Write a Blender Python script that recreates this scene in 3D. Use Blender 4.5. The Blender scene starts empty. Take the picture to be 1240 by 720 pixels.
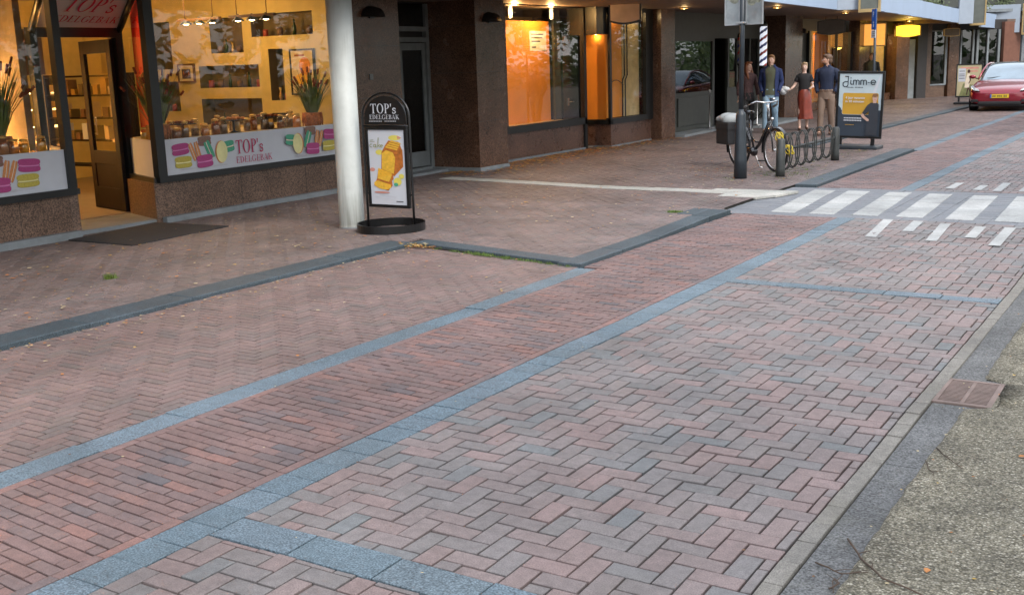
import bpy, bmesh, math, random
import numpy as np
from mathutils import Vector, Matrix
R = math.radians
rnd = random.Random(7)
scene = bpy.context.scene
col = scene.collection

# ------------------------------------------------------------------ camera
H0 = 1.875
F_PX = 1335.0
PITCH, ROLL, YAW = R(11.95), R(-1.9), R(-32.45)
def camera_axes():
    Fw = Vector((0, math.cos(PITCH), -math.sin(PITCH)))
    R0 = Vector((1, 0, 0)); U0 = R0.cross(Fw)
    Rt = R0*math.cos(ROLL) + U0*math.sin(ROLL)
    Up = R0*(-math.sin(ROLL)) + U0*math.cos(ROLL)
    C_ = Vector((math.cos(YAW), math.sin(YAW), 0)); A_ = Vector((-math.sin(YAW), math.cos(YAW), 0))
    f = lambda d: Vector((d.dot(C_), d.dot(A_), d.z))
    return f(Rt), f(Up), f(Fw)
cd = bpy.data.cameras.new('camera'); cam = bpy.data.objects.new('camera', cd); col.objects.link(cam)
rt, up, fw = camera_axes()
cam.matrix_world = Matrix(((rt.x, up.x, -fw.x, 0), (rt.y, up.y, -fw.y, 0), (rt.z, up.z, -fw.z, H0), (0, 0, 0, 1)))
cd.sensor_width = 36.0; cd.lens = 36.0*F_PX/1240.0; cd.clip_start = 0.05; cd.clip_end = 2000
scene.camera = cam

# ------------------------------------------------------------------ world, sun, exposure
SUN_EL, SUN_AZ = R(42), R(115)      # azimuth clockwise from +y: light comes over the open side of the street
w = bpy.data.worlds.new('World'); scene.world = w; w.use_nodes = True
nt = w.node_tree; bgn = nt.nodes['Background']
sky = nt.nodes.new('ShaderNodeTexSky'); sky.sky_type = 'NISHITA'; sky.sun_disc = False
sky.sun_elevation = SUN_EL; sky.sun_rotation = SUN_AZ; sky.air_density = 1.0; sky.dust_density = 2.0; sky.ozone_density = 2.0
mixn = nt.nodes.new('ShaderNodeMix'); mixn.data_type = 'RGBA'; mixn.inputs[0].default_value = 0.6
nt.links.new(sky.outputs[0], mixn.inputs[6]); mixn.inputs[7].default_value = (6.6, 6.6, 6.7, 1)   # even cloud cover mixed into the clear sky
nt.links.new(mixn.outputs[2], bgn.inputs[0]); bgn.inputs[1].default_value = 0.12
sd = bpy.data.lights.new('sun', 'SUN'); sd.energy = 0.7; sd.angle = R(25); sd.color = (1.0, 0.95, 0.88)
so = bpy.data.objects.new('sun', sd); col.objects.link(so)
sdir = Vector((math.sin(SUN_AZ)*math.cos(SUN_EL), math.cos(SUN_AZ)*math.cos(SUN_EL), math.sin(SUN_EL)))
so.rotation_euler = (-sdir).to_track_quat('-Z', 'Y').to_euler(); so.location = (10, 0, 30)
scene.view_settings.view_transform = 'Standard'; scene.view_settings.look = 'None'
scene.view_settings.exposure = 1.68; scene.view_settings.gamma = 1.0
scene.render.engine = 'CYCLES'
scene.cycles.max_bounces = 6; scene.cycles.diffuse_bounces = 3; scene.cycles.glossy_bounces = 3
scene.cycles.transparent_max_bounces = 12; scene.cycles.caustics_reflective = False; scene.cycles.caustics_refractive = False
scene.cycles.sample_clamp_indirect = 4.0

# ------------------------------------------------------------------ materials
MATS = {}
def _new(name):
    m = bpy.data.materials.new(name); m.use_nodes = True
    return m, m.node_tree, m.node_tree.nodes['Principled BSDF']
def N(nt, t, **k):
    n = nt.nodes.new(t)
    for a, b in k.items(): setattr(n, a, b)
    return n
def mat(name, c, rough=0.6, metal=0.0, var=0.12, scale=6.0, bump=0.0, bscale=80.0, spec=0.5, emit=None, estr=0.0, coat=0.0, grime=0.0):
    """plain surface: base colour with a little mottling, rough variation and optional bump"""
    if name in MATS: return MATS[name]
    m, nt, p = _new(name); L = nt.links.new
    tc = N(nt, 'ShaderNodeTexCoord')
    nz = N(nt, 'ShaderNodeTexNoise'); nz.inputs['Scale'].default_value = scale; nz.inputs['Detail'].default_value = 5
    L(tc.outputs['Object'], nz.inputs['Vector'])
    cr = N(nt, 'ShaderNodeValToRGB')
    lo = [max(0, x*(1-var)) for x in c]; hi = [min(1, x*(1+var)) for x in c]
    cr.color_ramp.elements[0].position = 0.3; cr.color_ramp.elements[0].color = (*lo, 1)
    cr.color_ramp.elements[1].position = 0.7; cr.color_ramp.elements[1].color = (*hi, 1)
    L(nz.outputs['Fac'], cr.inputs[0]); out = cr.outputs[0]
    if grime > 0:
        n2 = N(nt, 'ShaderNodeTexNoise'); n2.inputs['Scale'].default_value = 1.7; n2.inputs['Detail'].default_value = 8; n2.inputs['Roughness'].default_value = 0.7
        L(tc.outputs['Object'], n2.inputs['Vector'])
        mr = N(nt, 'ShaderNodeMapRange'); mr.inputs[1].default_value = 0.45; mr.inputs[2].default_value = 0.75; mr.inputs[4].default_value = grime
        L(n2.outputs['Fac'], mr.inputs[0])
        mx = N(nt, 'ShaderNodeMix', data_type='RGBA'); L(mr.outputs[0], mx.inputs[0]); L(out, mx.inputs[6]); mx.inputs[7].default_value = (c[0]*.45, c[1]*.43, c[2]*.4, 1)
        out = mx.outputs[2]
    L(out, p.inputs['Base Color'])
    p.inputs['Roughness'].default_value = rough; p.inputs['Metallic'].default_value = metal
    p.inputs['Specular IOR Level'].default_value = spec; p.inputs['Coat Weight'].default_value = coat
    if coat: p.inputs['Coat Roughness'].default_value = 0.04
    if bump > 0:
        nb = N(nt, 'ShaderNodeTexNoise'); nb.inputs['Scale'].default_value = bscale; nb.inputs['Detail'].default_value = 3
        L(tc.outputs['Object'], nb.inputs['Vector'])
        bp = N(nt, 'ShaderNodeBump'); bp.inputs['Strength'].default_value = bump; bp.inputs['Distance'].default_value = 0.01
        L(nb.outputs['Fac'], bp.inputs['Height']); L(bp.outputs[0], p.inputs['Normal'])
    if emit:
        p.inputs['Emission Color'].default_value = (*emit, 1); p.inputs['Emission Strength'].default_value = estr
    MATS[name] = m; return m
def paver(name, cols, rough=0.75, moss=0.0, speck=0.25, dirt=0.35, sat=None, sscale=170):
    """stone laid in pieces: each piece its own tone, fine aggregate speckle, broad dirt"""
    m, nt, p = _new(name); L = nt.links.new
    ge = N(nt, 'ShaderNodeNewGeometry')
    cr = N(nt, 'ShaderNodeValToRGB'); cr.color_ramp.interpolation = 'LINEAR'
    els = cr.color_ramp.elements
    while len(els) < len(cols): els.new(0.5)
    for i, c in enumerate(cols):
        els[i].position = i/(len(cols)-1); els[i].color = (*c, 1)
    L(ge.outputs['Random Per Island'], cr.inputs[0])
    tc = N(nt, 'ShaderNodeTexCoord')
    vo = N(nt, 'ShaderNodeTexNoise'); vo.inputs['Scale'].default_value = sscale; vo.inputs['Detail'].default_value = 2
    L(tc.outputs['Object'], vo.inputs['Vector'])
    mr = N(nt, 'ShaderNodeMapRange'); mr.inputs[1].default_value = 0.3; mr.inputs[2].default_value = 0.7
    mr.inputs[3].default_value = 1-speck; mr.inputs[4].default_value = 1+speck
    L(vo.outputs['Fac'], mr.inputs[0])
    n2 = N(nt, 'ShaderNodeTexNoise'); n2.inputs['Scale'].default_value = 1.3; n2.inputs['Detail'].default_value = 9; n2.inputs['Roughness'].default_value = 0.65
    L(tc.outputs['Object'], n2.inputs['Vector'])
    m2 = N(nt, 'ShaderNodeMapRange'); m2.inputs[1].default_value = 0.35; m2.inputs[2].default_value = 0.7; m2.inputs[3].default_value = 1.0; m2.inputs[4].default_value = 1-dirt
    L(n2.outputs['Fac'], m2.inputs[0])
    n3 = N(nt, 'ShaderNodeTexNoise'); n3.inputs['Scale'].default_value = 22; n3.inputs['Detail'].default_value = 4
    L(tc.outputs['Object'], n3.inputs['Vector'])
    m3 = N(nt, 'ShaderNodeMapRange'); m3.inputs[1].default_value = 0.3; m3.inputs[2].default_value = 0.7; m3.inputs[3].default_value = 0.86; m3.inputs[4].default_value = 1.12
    L(n3.outputs['Fac'], m3.inputs[0])
    a = N(nt, 'ShaderNodeMath', operation='MULTIPLY'); L(mr.outputs[0], a.inputs[0]); L(m2.outputs[0], a.inputs[1])
    b = N(nt, 'ShaderNodeMath', operation='MULTIPLY'); L(a.outputs[0], b.inputs[0]); L(m3.outputs[0], b.inputs[1])
    vm = N(nt, 'ShaderNodeVectorMath', operation='SCALE'); L(cr.outputs[0], vm.inputs[0]); L(b.outputs[0], vm.inputs['Scale'])
    out = vm.outputs[0]
    if moss > 0:
        n4 = N(nt, 'ShaderNodeTexNoise'); n4.inputs['Scale'].default_value = 3.1; n4.inputs['Detail'].default_value = 8; n4.inputs['Roughness'].default_value = 0.75
        L(tc.outputs['Object'], n4.inputs['Vector'])
        m4 = N(nt, 'ShaderNodeMapRange'); m4.inputs[1].default_value = 0.52; m4.inputs[2].default_value = 0.72; m4.inputs[4].default_value = moss
        L(n4.outputs['Fac'], m4.inputs[0])
        mx = N(nt, 'ShaderNodeMix', data_type='RGBA'); L(m4.outputs[0], mx.inputs[0]); L(out, mx.inputs[6]); mx.inputs[7].default_value = (0.15, 0.14, 0.085, 1)
        out = mx.outputs[2]
    L(out, p.inputs['Base Color']); p.inputs['Roughness'].default_value = rough; p.inputs['Specular IOR Level'].default_value = 0.35
    bp = N(nt, 'ShaderNodeBump'); bp.inputs['Strength'].default_value = 0.35; bp.inputs['Distance'].default_value = 0.002
    L(vo.outputs['Fac'], bp.inputs['Height']); L(bp.outputs[0], p.inputs['Normal'])
    MATS[name] = m; return m
def granite(name, c, rough=0.22, dark=0.35):
    m, nt, p = _new(name); L = nt.links.new
    tc = N(nt, 'ShaderNodeTexCoord')
    vo = N(nt, 'ShaderNodeTexVoronoi'); vo.inputs['Scale'].default_value = 75; L(tc.outputs['Object'], vo.inputs['Vector'])
    cr = N(nt, 'ShaderNodeValToRGB'); e = cr.color_ramp.elements
    e[0].color = (*[x*dark for x in c], 1); e[1].color = (*[min(1, x*1.55) for x in c], 1)
    sp = N(nt, 'ShaderNodeSeparateColor'); L(vo.outputs['Color'], sp.inputs[0]); L(sp.outputs[0], cr.inputs[0])
    nz = N(nt, 'ShaderNodeTexNoise'); nz.inputs['Scale'].default_value = 2.2; nz.inputs['Detail'].default_value = 6; L(tc.outputs['Object'], nz.inputs['Vector'])
    mr = N(nt, 'ShaderNodeMapRange'); mr.inputs[1].default_value = .3; mr.inputs[2].default_value = .7; mr.inputs[3].default_value = .72; mr.inputs[4].default_value = 1.2
    L(nz.outputs['Fac'], mr.inputs[0])
    vm = N(nt, 'ShaderNodeVectorMath', operation='SCALE'); L(cr.outputs[0], vm.inputs[0]); L(mr.outputs[0], vm.inputs['Scale'])
    L(vm.outputs[0], p.inputs['Base Color'])
    m5 = N(nt, 'ShaderNodeMapRange'); m5.inputs[3].default_value = rough*.7; m5.inputs[4].default_value = rough*1.6; L(nz.outputs['Fac'], m5.inputs[0]); L(m5.outputs[0], p.inputs['Roughness'])
    MATS[name] = m; return m
def glass(name, tint=(1, 1, 1), refl=0.09, rough=0.0, hi=.6):
    m = bpy.data.materials.new(name); m.use_nodes = True; nt = m.node_tree; nt.nodes.clear(); L = nt.links.new
    o = N(nt, 'ShaderNodeOutputMaterial'); mx = N(nt, 'ShaderNodeMixShader'); t = N(nt, 'ShaderNodeBsdfTransparent'); g = N(nt, 'ShaderNodeBsdfGlossy')
    t.inputs[0].default_value = (*tint, 1); g.inputs['Roughness'].default_value = rough; g.inputs[0].default_value = (.95, .97, 1, 1)
    fr = N(nt, 'ShaderNodeLayerWeight'); fr.inputs[0].default_value = 0.35
    mr = N(nt, 'ShaderNodeMapRange'); mr.inputs[3].default_value = refl; mr.inputs[4].default_value = hi
    pw = N(nt, 'ShaderNodeMath', operation='POWER'); pw.inputs[1].default_value = 2.5; L(fr.outputs['Facing'], pw.inputs[0]); L(pw.outputs[0], mr.inputs[0])
    tc = N(nt, 'ShaderNodeTexCoord'); nz = N(nt, 'ShaderNodeTexNoise'); nz.inputs['Scale'].default_value = 1.2; L(tc.outputs['Object'], nz.inputs['Vector'])
    bp = N(nt, 'ShaderNodeBump'); bp.inputs['Strength'].default_value = 0.006; bp.inputs['Distance'].default_value = 0.05; L(nz.outputs['Fac'], bp.inputs['Height']); L(bp.outputs[0], g.inputs['Normal'])
    L(mr.outputs[0], mx.inputs[0]); L(t.outputs[0], mx.inputs[1]); L(g.outputs[0], mx.inputs[2]); L(mx.outputs[0], o.inputs[0])
    MATS[name] = m; return m
def emis(name, c, s):
    if name in MATS: return MATS[name]
    m = mat(name, c, 0.5, var=0.02, emit=c, estr=s); return m

paver('road_stone', [(.222,.172,.165),(.198,.184,.18),(.25,.185,.175),(.185,.178,.175),(.235,.20,.192),(.262,.19,.18),(.212,.19,.186),(.175,.186,.19)], moss=.10, rough=.62)
paver('red_stone', [(.215,.140,.130),(.19,.128,.12),(.235,.152,.14),(.155,.125,.125),(.205,.14,.13),(.18,.13,.122),(.26,.148,.128),(.13,.122,.13)], rough=.6)
paver('bay_stone', [(.225,.155,.142),(.20,.145,.133),(.24,.165,.15),(.18,.145,.135),(.215,.15,.137)], moss=.28, rough=.62)
paver('walk_stone', [(.20,.150,.140),(.178,.142,.134),(.22,.165,.152),(.165,.142,.137),(.21,.152,.14),(.185,.155,.15)], moss=.25, dirt=.4, rough=.6)
paver('blue_tile', [(.135,.19,.228),(.12,.168,.20),(.15,.20,.238),(.128,.178,.21),(.14,.18,.205)], rough=.6, speck=.6, dirt=.35, sscale=130)
paver('dark_kerb_stone', [(.055,.078,.092),(.068,.09,.105),(.05,.07,.082)], rough=.6, speck=.6, dirt=.3, sscale=130)
paver('grey_tile', [(.17,.185,.205),(.19,.20,.215),(.155,.17,.19)], rough=.65, dirt=.2)
paver('white_tile', [(.42,.42,.385),(.36,.37,.34),(.46,.45,.41),(.38,.385,.36)], rough=.65, dirt=.35)
paver('white_mark', [(.44,.455,.45),(.38,.395,.39),(.47,.48,.47),(.42,.43,.42)], rough=.6, speck=.3, dirt=.45)
paver('light_kerb_stone', [(.225,.212,.188),(.255,.24,.212),(.20,.19,.172)], rough=.75, speck=.35, dirt=.4, moss=.2)
mat('joint_sand', (.016,.015,.012), .95, var=.4, scale=12, bump=.4)
paver('gutter_asphalt', [(.135,.14,.142),(.16,.163,.162)], rough=.8, speck=.6, dirt=.55, moss=.2, sscale=110)
mat('earth', (.12,.10,.085), .95, var=.3)
granite('brown_granite', (.112,.060,.038)); granite('mid_granite', (.135,.085,.060), .3); granite('plinth_granite', (.125,.07,.052), .25)
mat('plinth_stone', (.20,.225,.24), .7, grime=.6, bump=.3)
mat('black_frame', (.010,.012,.013), .35, spec=.5)
mat('grey_frame', (.17,.19,.195), .45)
mat('white_column', (.47,.50,.48), .5, var=.12, scale=1.5, grime=.4)
mat('black_metal', (.007,.0075,.008), .3); mat('dark_steel', (.022,.030,.038), .4, var=.2)
mat('rack_steel', (.035,.04,.038), .5, var=.3, grime=.5); mat('rust', (.16,.075,.04), .8, var=.4, bump=.4)
mat('steel', (.5,.5,.5), .3, 1.0); mat('alu', (.36,.38,.39), .55, .6, grime=.5)
mat('fascia', (.31,.40,.53), .5, var=.05, scale=1, grime=.1); mat('fascia_grey', (.30,.35,.41), .5, var=.05)
mat('soffit', (.15,.10,.075), .55, var=.15); mat('gold', (.42,.30,.13), .45, .3); mat('sign_glass', (.12,.13,.11), .25, grime=.3)
mat('dark_wall', (.030,.028,.028), .5); mat('grey_panel', (.052,.056,.048), .5); mat('brown_brick', (.16,.07,.045), .8, bump=.3)
mat('white_print', (.55,.58,.63), .4, var=.03); mat('pier_grey', (.24,.20,.14), .8); mat('cream', (.62,.50,.30), .8, var=.06)
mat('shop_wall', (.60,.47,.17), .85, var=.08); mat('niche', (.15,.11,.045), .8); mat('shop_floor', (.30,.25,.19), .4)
mat('wood_dark', (.012,.007,.005), .6, var=.25, spec=.2); mat('wood_mid', (.16,.08,.035), .5, var=.2)
mat('orange_board', (.80,.30,.035), .75, var=.08, scale=2); mat('pale_yellow', (.62,.47,.22), .7)
mat('mat_rubber', (.02,.02,.022), .95, bump=.5)
glass('shop_glass', (1, .98, .95), .02, hi=.5); glass('dark_glass', (.35,.38,.36), .06, hi=.42); glass('jar_glass', (.9,.85,.75), .12)
def weathered_paint():
    m = MATS['white_column']; nt = m.node_tree; L = nt.links.new; p = nt.nodes['Principled BSDF']; src = p.inputs['Base Color'].links[0].from_socket
    tc = N(nt, 'ShaderNodeTexCoord'); mp = N(nt, 'ShaderNodeMapping'); mp.inputs['Scale'].default_value = (9, 9, .7); L(tc.outputs['Object'], mp.inputs[0])
    nz = N(nt, 'ShaderNodeTexNoise'); nz.inputs['Scale'].default_value = 2.2; nz.inputs['Detail'].default_value = 7; L(mp.outputs[0], nz.inputs['Vector'])
    sx = N(nt, 'ShaderNodeSeparateXYZ'); L(tc.outputs['Object'], sx.inputs[0])
    lo = N(nt, 'ShaderNodeMapRange'); lo.inputs[1].default_value = .45; lo.inputs[2].default_value = 0.0; lo.inputs[3].default_value = 0; lo.inputs[4].default_value = .38; L(sx.outputs[2], lo.inputs[0])
    ad = N(nt, 'ShaderNodeMath', operation='ADD'); L(nz.outputs['Fac'], ad.inputs[0]); L(lo.outputs[0], ad.inputs[1])
    mr = N(nt, 'ShaderNodeMapRange'); mr.inputs[1].default_value = .55; mr.inputs[2].default_value = .95; mr.inputs[4].default_value = .75; L(ad.outputs[0], mr.inputs[0])
    mx = N(nt, 'ShaderNodeMix', data_type='RGBA'); L(mr.outputs[0], mx.inputs[0]); L(src, mx.inputs[6]); mx.inputs[7].default_value = (.15, .15, .125, 1); L(mx.outputs[2], p.inputs['Base Color'])
weathered_paint()
# exposed aggregate
def gravel():
    m, nt, p = _new('exposed_gravel'); L = nt.links.new; tc = N(nt, 'ShaderNodeTexCoord')
    vo = N(nt, 'ShaderNodeTexVoronoi'); vo.inputs['Scale'].default_value = 108; L(tc.outputs['Object'], vo.inputs['Vector'])
    sp = N(nt, 'ShaderNodeSeparateColor'); L(vo.outputs['Color'], sp.inputs[0])
    cr = N(nt, 'ShaderNodeValToRGB'); e = cr.color_ramp.elements
    for i, (pp, c) in enumerate([(0, (.088,.078,.050)), (.35, (.185,.168,.118)), (.62, (.31,.285,.215)), (.85, (.23,.21,.155)), (1, (.54,.51,.41))]):
        if i > 1: e.new(pp)
    for i, (pp, c) in enumerate([(0, (.088,.078,.050)), (.35, (.185,.168,.118)), (.62, (.31,.285,.215)), (.85, (.23,.21,.155)), (1, (.54,.51,.41))]):
        e[i].position = pp; e[i].color = (*c, 1)
    L(sp.outputs[0], cr.inputs[0])
    mr = N(nt, 'ShaderNodeMapRange'); mr.inputs[1].default_value = .2; mr.inputs[2].default_value = .75; mr.inputs[3].default_value = 1.1; mr.inputs[4].default_value = .5
    L(vo.outputs['Distance'], mr.inputs[0])
    nz = N(nt, 'ShaderNodeTexNoise'); nz.inputs['Scale'].default_value = 4; nz.inputs['Detail'].default_value = 8; L(tc.outputs['Object'], nz.inputs['Vector'])
    m2 = N(nt, 'ShaderNodeMapRange'); m2.inputs[1].default_value = .35; m2.inputs[2].default_value = .7; m2.inputs[3].default_value = .7; m2.inputs[4].default_value = 1.15; L(nz.outputs['Fac'], m2.inputs[0])
    a = N(nt, 'ShaderNodeMath', operation='MULTIPLY'); L(mr.outputs[0], a.inputs[0]); L(m2.outputs[0], a.inputs[1])
    vm = N(nt, 'ShaderNodeVectorMath', operation='SCALE'); L(cr.outputs[0], vm.inputs[0]); L(a.outputs[0], vm.inputs['Scale']); L(vm.outputs[0], p.inputs['Base Color'])
    p.inputs['Roughness'].default_value = .85
    iv = N(nt, 'ShaderNodeMath', operation='SUBTRACT'); iv.inputs[0].default_value = 1; L(vo.outputs['Distance'], iv.inputs[1])
    bp = N(nt, 'ShaderNodeBump'); bp.inputs['Strength'].default_value = .9; bp.inputs['Distance'].default_value = .004; L(iv.outputs[0], bp.inputs['Height']); L(bp.outputs[0], p.inputs['Normal'])
    MATS['exposed_gravel'] = m
gravel()

# ------------------------------------------------------------------ mesh helpers
class MB:
    def __init__(s, m='dark_wall'): s.v = []; s.f = []; s.fm = []; s.sm = []; s.m = m; s.T = None
    def add(s, vs, fs, m=None, smooth=False):
        o = len(s.v)
        for p in vs:
            p = Vector(p)
            s.v.append(tuple(s.T @ p) if s.T is not None else tuple(p))
        for f in fs: s.f.append([i+o for i in f]); s.fm.append(m or s.m); s.sm.append(smooth)
        return s
    def box(s, x0, x1, y0, y1, z0, z1, m=None, bev=0.0):
        x0, x1 = min(x0, x1), max(x0, x1); y0, y1 = min(y0, y1), max(y0, y1); z0, z1 = min(z0, z1), max(z0, z1)
        b = min(bev, (x1-x0)/2.5, (y1-y0)/2.5, (z1-z0)/2.5)
        if b <= 0:
            vs = [(x, y, z) for z in (z0, z1) for y in (y0, y1) for x in (x0, x1)]
            fs = [(0,2,3,1), (4,5,7,6), (0,1,5,4), (2,6,7,3), (0,4,6,2), (1,3,7,5)]
            return s.add(vs, fs, m)
        bm = bmesh.new(); bmesh.ops.create_cube(bm, size=1)
        for v in bm.verts: v.co = ((v.co.x+.5)*(x1-x0)+x0, (v.co.y+.5)*(y1-y0)+y0, (v.co.z+.5)*(z1-z0)+z0)
        bmesh.ops.bevel(bm, geom=bm.edges[:], offset=b, segments=2, affect='EDGES', profile=.7)
        bm.verts.index_update()
        s.add([v.co[:] for v in bm.verts], [[v.index for v in f.verts] for f in bm.faces], m); bm.free(); return s
    def prism(s, poly, z0, z1, m=None):
        n = len(poly); a = sum(poly[i][0]*poly[(i+1) % n][1]-poly[(i+1) % n][0]*poly[i][1] for i in range(n))
        if a < 0: poly = poly[::-1]
        vs = [(x, y, z0) for x, y in poly]+[(x, y, z1) for x, y in poly]
        fs = [list(range(n))[::-1], list(range(n, 2*n))]+[(i, (i+1) % n, n+(i+1) % n, n+i) for i in range(n)]
        return s.add(vs, fs, m)
    def wallseg(s, a, b, z0, z1, t=.1, m=None):
        """upright slab from a to b, thickness t to the left of a->b"""
        a = Vector(a); b = Vector(b); d = (b-a).normalized(); n = Vector((-d.y, d.x))*t
        return s.prism([a[:], b[:], (b+n)[:], (a+n)[:]], z0, z1, m)
    def tube(s, pts, r, n=10, m=None, cap=True, closed=False):
        pts = [Vector(p) for p in pts]; k = len(pts); rr = r if isinstance(r, (list, tuple)) else [r]*k
        vs = []; ref = None
        for i, p in enumerate(pts):
            if closed: t = (pts[(i+1) % k]-pts[i-1]).normalized()
            else: t = (pts[min(i+1, k-1)]-pts[max(i-1, 0)]).normalized()
            if ref is None: ref = Vector((0, 0, 1)) if abs(t.z) < .9 else Vector((1, 0, 0))
            a = t.cross(ref); a = a.normalized() if a.length > 1e-6 else t.orthogonal().normalized()
            b = t.cross(a).normalized(); ref = -b if False else ref
            for j in range(n):
                q = 2*math.pi*j/n; vs.append(tuple(p+(a*math.cos(q)+b*math.sin(q))*rr[i]))
        fs = []
        for i in range(k if closed else k-1):
            i2 = (i+1) % k
            for j in range(n): fs.append((i*n+j, i2*n+j, i2*n+(j+1) % n, i*n+(j+1) % n))
        s.add(vs, fs, m, True)
        if cap and not closed:
            o = len(s.v)-len(vs)
            for idx in (list(range(n)), list(range((k-1)*n, k*n))[::-1]):
                s.f.append([i+o for i in idx]); s.fm.append(m or s.m); s.sm.append(False)
        return s
    def lathe(s, prof, c=(0, 0, 0), n=20, m=None, smooth=True):
        vs = []; k = len(prof)
        for r, z in prof:
            for j in range(n): q = 2*math.pi*j/n; vs.append((c[0]+r*math.cos(q), c[1]+r*math.sin(q), c[2]+z))
        fs = [(i*n+j, i*n+(j+1) % n, (i+1)*n+(j+1) % n, (i+1)*n+j) for i in range(k-1) for j in range(n)]
        fs += [list(range(n))[::-1], list(range((k-1)*n, k*n))]
        return s.add(vs, fs, m, smooth)
    def ell(s, c, r, n=12, k=8, m=None, rot=None):
        vs = []; c = Vector(c)
        for i in range(k+1):
            t = math.pi*i/k
            for j in range(n):
                q = 2*math.pi*j/n; p = Vector((r[0]*math.sin(t)*math.cos(q), r[1]*math.sin(t)*math.sin(q), r[2]*math.cos(t)))
                if rot is not None: p = rot @ p
                vs.append(tuple(c+p))
        fs = [(i*n+j, (i+1)*n+j, (i+1)*n+(j+1) % n, i*n+(j+1) % n) for i in range(k) for j in range(n)]
        return s.add(vs, fs, m, True)
    def build(s, name, parent=None, world=False, m=None):
        me = bpy.data.meshes.new(name); me.from_pydata(s.v, [], s.f)
        used = []
        for q in s.fm:
            if q not in used: used.append(q)
        for q in used: me.materials.append(MATS[q])
        ix = {q: i for i, q in enumerate(used)}
        me.polygons.foreach_set('material_index', [ix[q] for q in s.fm]); me.polygons.foreach_set('use_smooth', s.sm)
        if world and parent is not None:
            me.transform(mworld(parent).inverted())
        me.validate(); me.update()
        o = bpy.data.objects.new(name, me); col.objects.link(o)
        if parent is not None: o.parent = parent
        return o
def mworld(o):
    m = Matrix.Translation(o.location) @ o.rotation_euler.to_matrix().to_4x4() @ Matrix.Diagonal((*o.scale, 1))
    return (mworld(o.parent) @ m) if o.parent else m
def tag(o, label=None, cat=None, group=None, kind=None):
    if label: o['label'] = label
    if cat: o['category'] = cat
    if group: o['group'] = group
    if kind: o['kind'] = kind
    return o
def thing(name, label, cat, loc=(0, 0, 0), rz=0.0, group=None):
    o = bpy.data.objects.new(name, None); col.objects.link(o); o.location = loc; o.rotation_euler = (0, 0, rz); o.empty_display_size = .2
    return tag(o, label, cat, group)
def dup(root, loc, rz=None, label=None, scale=None):
    def cp(o, par):
        c = o.copy(); col.objects.link(c); c.parent = par
        for ch in [x for x in bpy.data.objects if x.parent == o]: cp(ch, c)
        return c
    c = cp(root, None); c.location = loc
    if rz is not None: c.rotation_euler = (0, 0, rz)
    if label: c['label'] = label
    if scale: c.scale = (scale,)*3
    return c

# --- flat print / lettering on a plane: O origin, S right, T up, N out
class Decal:
    def __init__(s, O, S, T, mb, scale=1.0, base=0.0006, step=0.00025):
        s.O = Vector(O); s.S = Vector(S).normalized(); s.T = Vector(T).normalized(); s.Nn = s.S.cross(s.T); s.mb = mb; s.k = scale; s.h = base; s.step = step
    def P(s, a, b): return tuple(s.O+s.S*(a*s.k)+s.T*(b*s.k)+s.Nn*s.h)
    def poly(s, pts, m):
        s.h += s.step; s.mb.add([s.P(*p) for p in pts], [list(range(len(pts)))], m)
    def rect(s, a0, b0, a1, b1, m): s.poly([(a0, b0), (a1, b0), (a1, b1), (a0, b1)], m)
    def ell(s, ca, cb, ra, rb, m, ang=0, n=20):
        c, q = math.cos(ang), math.sin(ang)
        s.poly([(ca+ra*math.cos(t)*c-rb*math.sin(t)*q, cb+ra*math.cos(t)*q+rb*math.sin(t)*c) for t in [2*math.pi*i/n for i in range(n)]], m)
    def ring(s, ca, cb, ro, ri, m, a0=0, a1=360, n=20):
        s.h += s.step; vs = []; k = n+1
        for i in range(k):
            t = R(a0+(a1-a0)*i/n)
            vs.append(s.P(ca+ro[0]*math.cos(t), cb+ro[1]*math.sin(t))); vs.append(s.P(ca+ri[0]*math.cos(t), cb+ri[1]*math.sin(t)))
        s.mb.add(vs, [(2*i+1, 2*i, 2*i+2, 2*i+3) for i in range(n)], m)
    def stroke(s, pts, wd, m):
        for a, b in zip(pts[:-1], pts[1:]):
            d = Vector((b[0]-a[0], b[1]-a[1])); n = Vector((-d.y, d.x)).normalized()*wd/2; e = d.normalized()*wd*.25
            s.poly([(a[0]-e.x-n.x, a[1]-e.y-n.y), (b[0]+e.x-n.x, b[1]+e.y-n.y), (b[0]+e.x+n.x, b[1]+e.y+n.y), (a[0]-e.x+n.x, a[1]-e.y+n.y)], m)
    def text(s, body, a, b, size, m, bold=0.0, align='LEFT'):
        cu = bpy.data.curves.new('t', 'FONT'); cu.body = body; cu.size = size; cu.align_x = align; cu.offset = bold; cu.resolution_u = 3
        o = bpy.data.objects.new('t', cu); me = bpy.data.meshes.new_from_object(o)
        s.h += s.step
        s.mb.add([s.P(a+v.co.x, b+v.co.y) for v in me.vertices], [list(p.vertices) for p in me.polygons], m)
        bpy.data.objects.remove(o); bpy.data.curves.remove(cu); bpy.data.meshes.remove(me)
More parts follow.
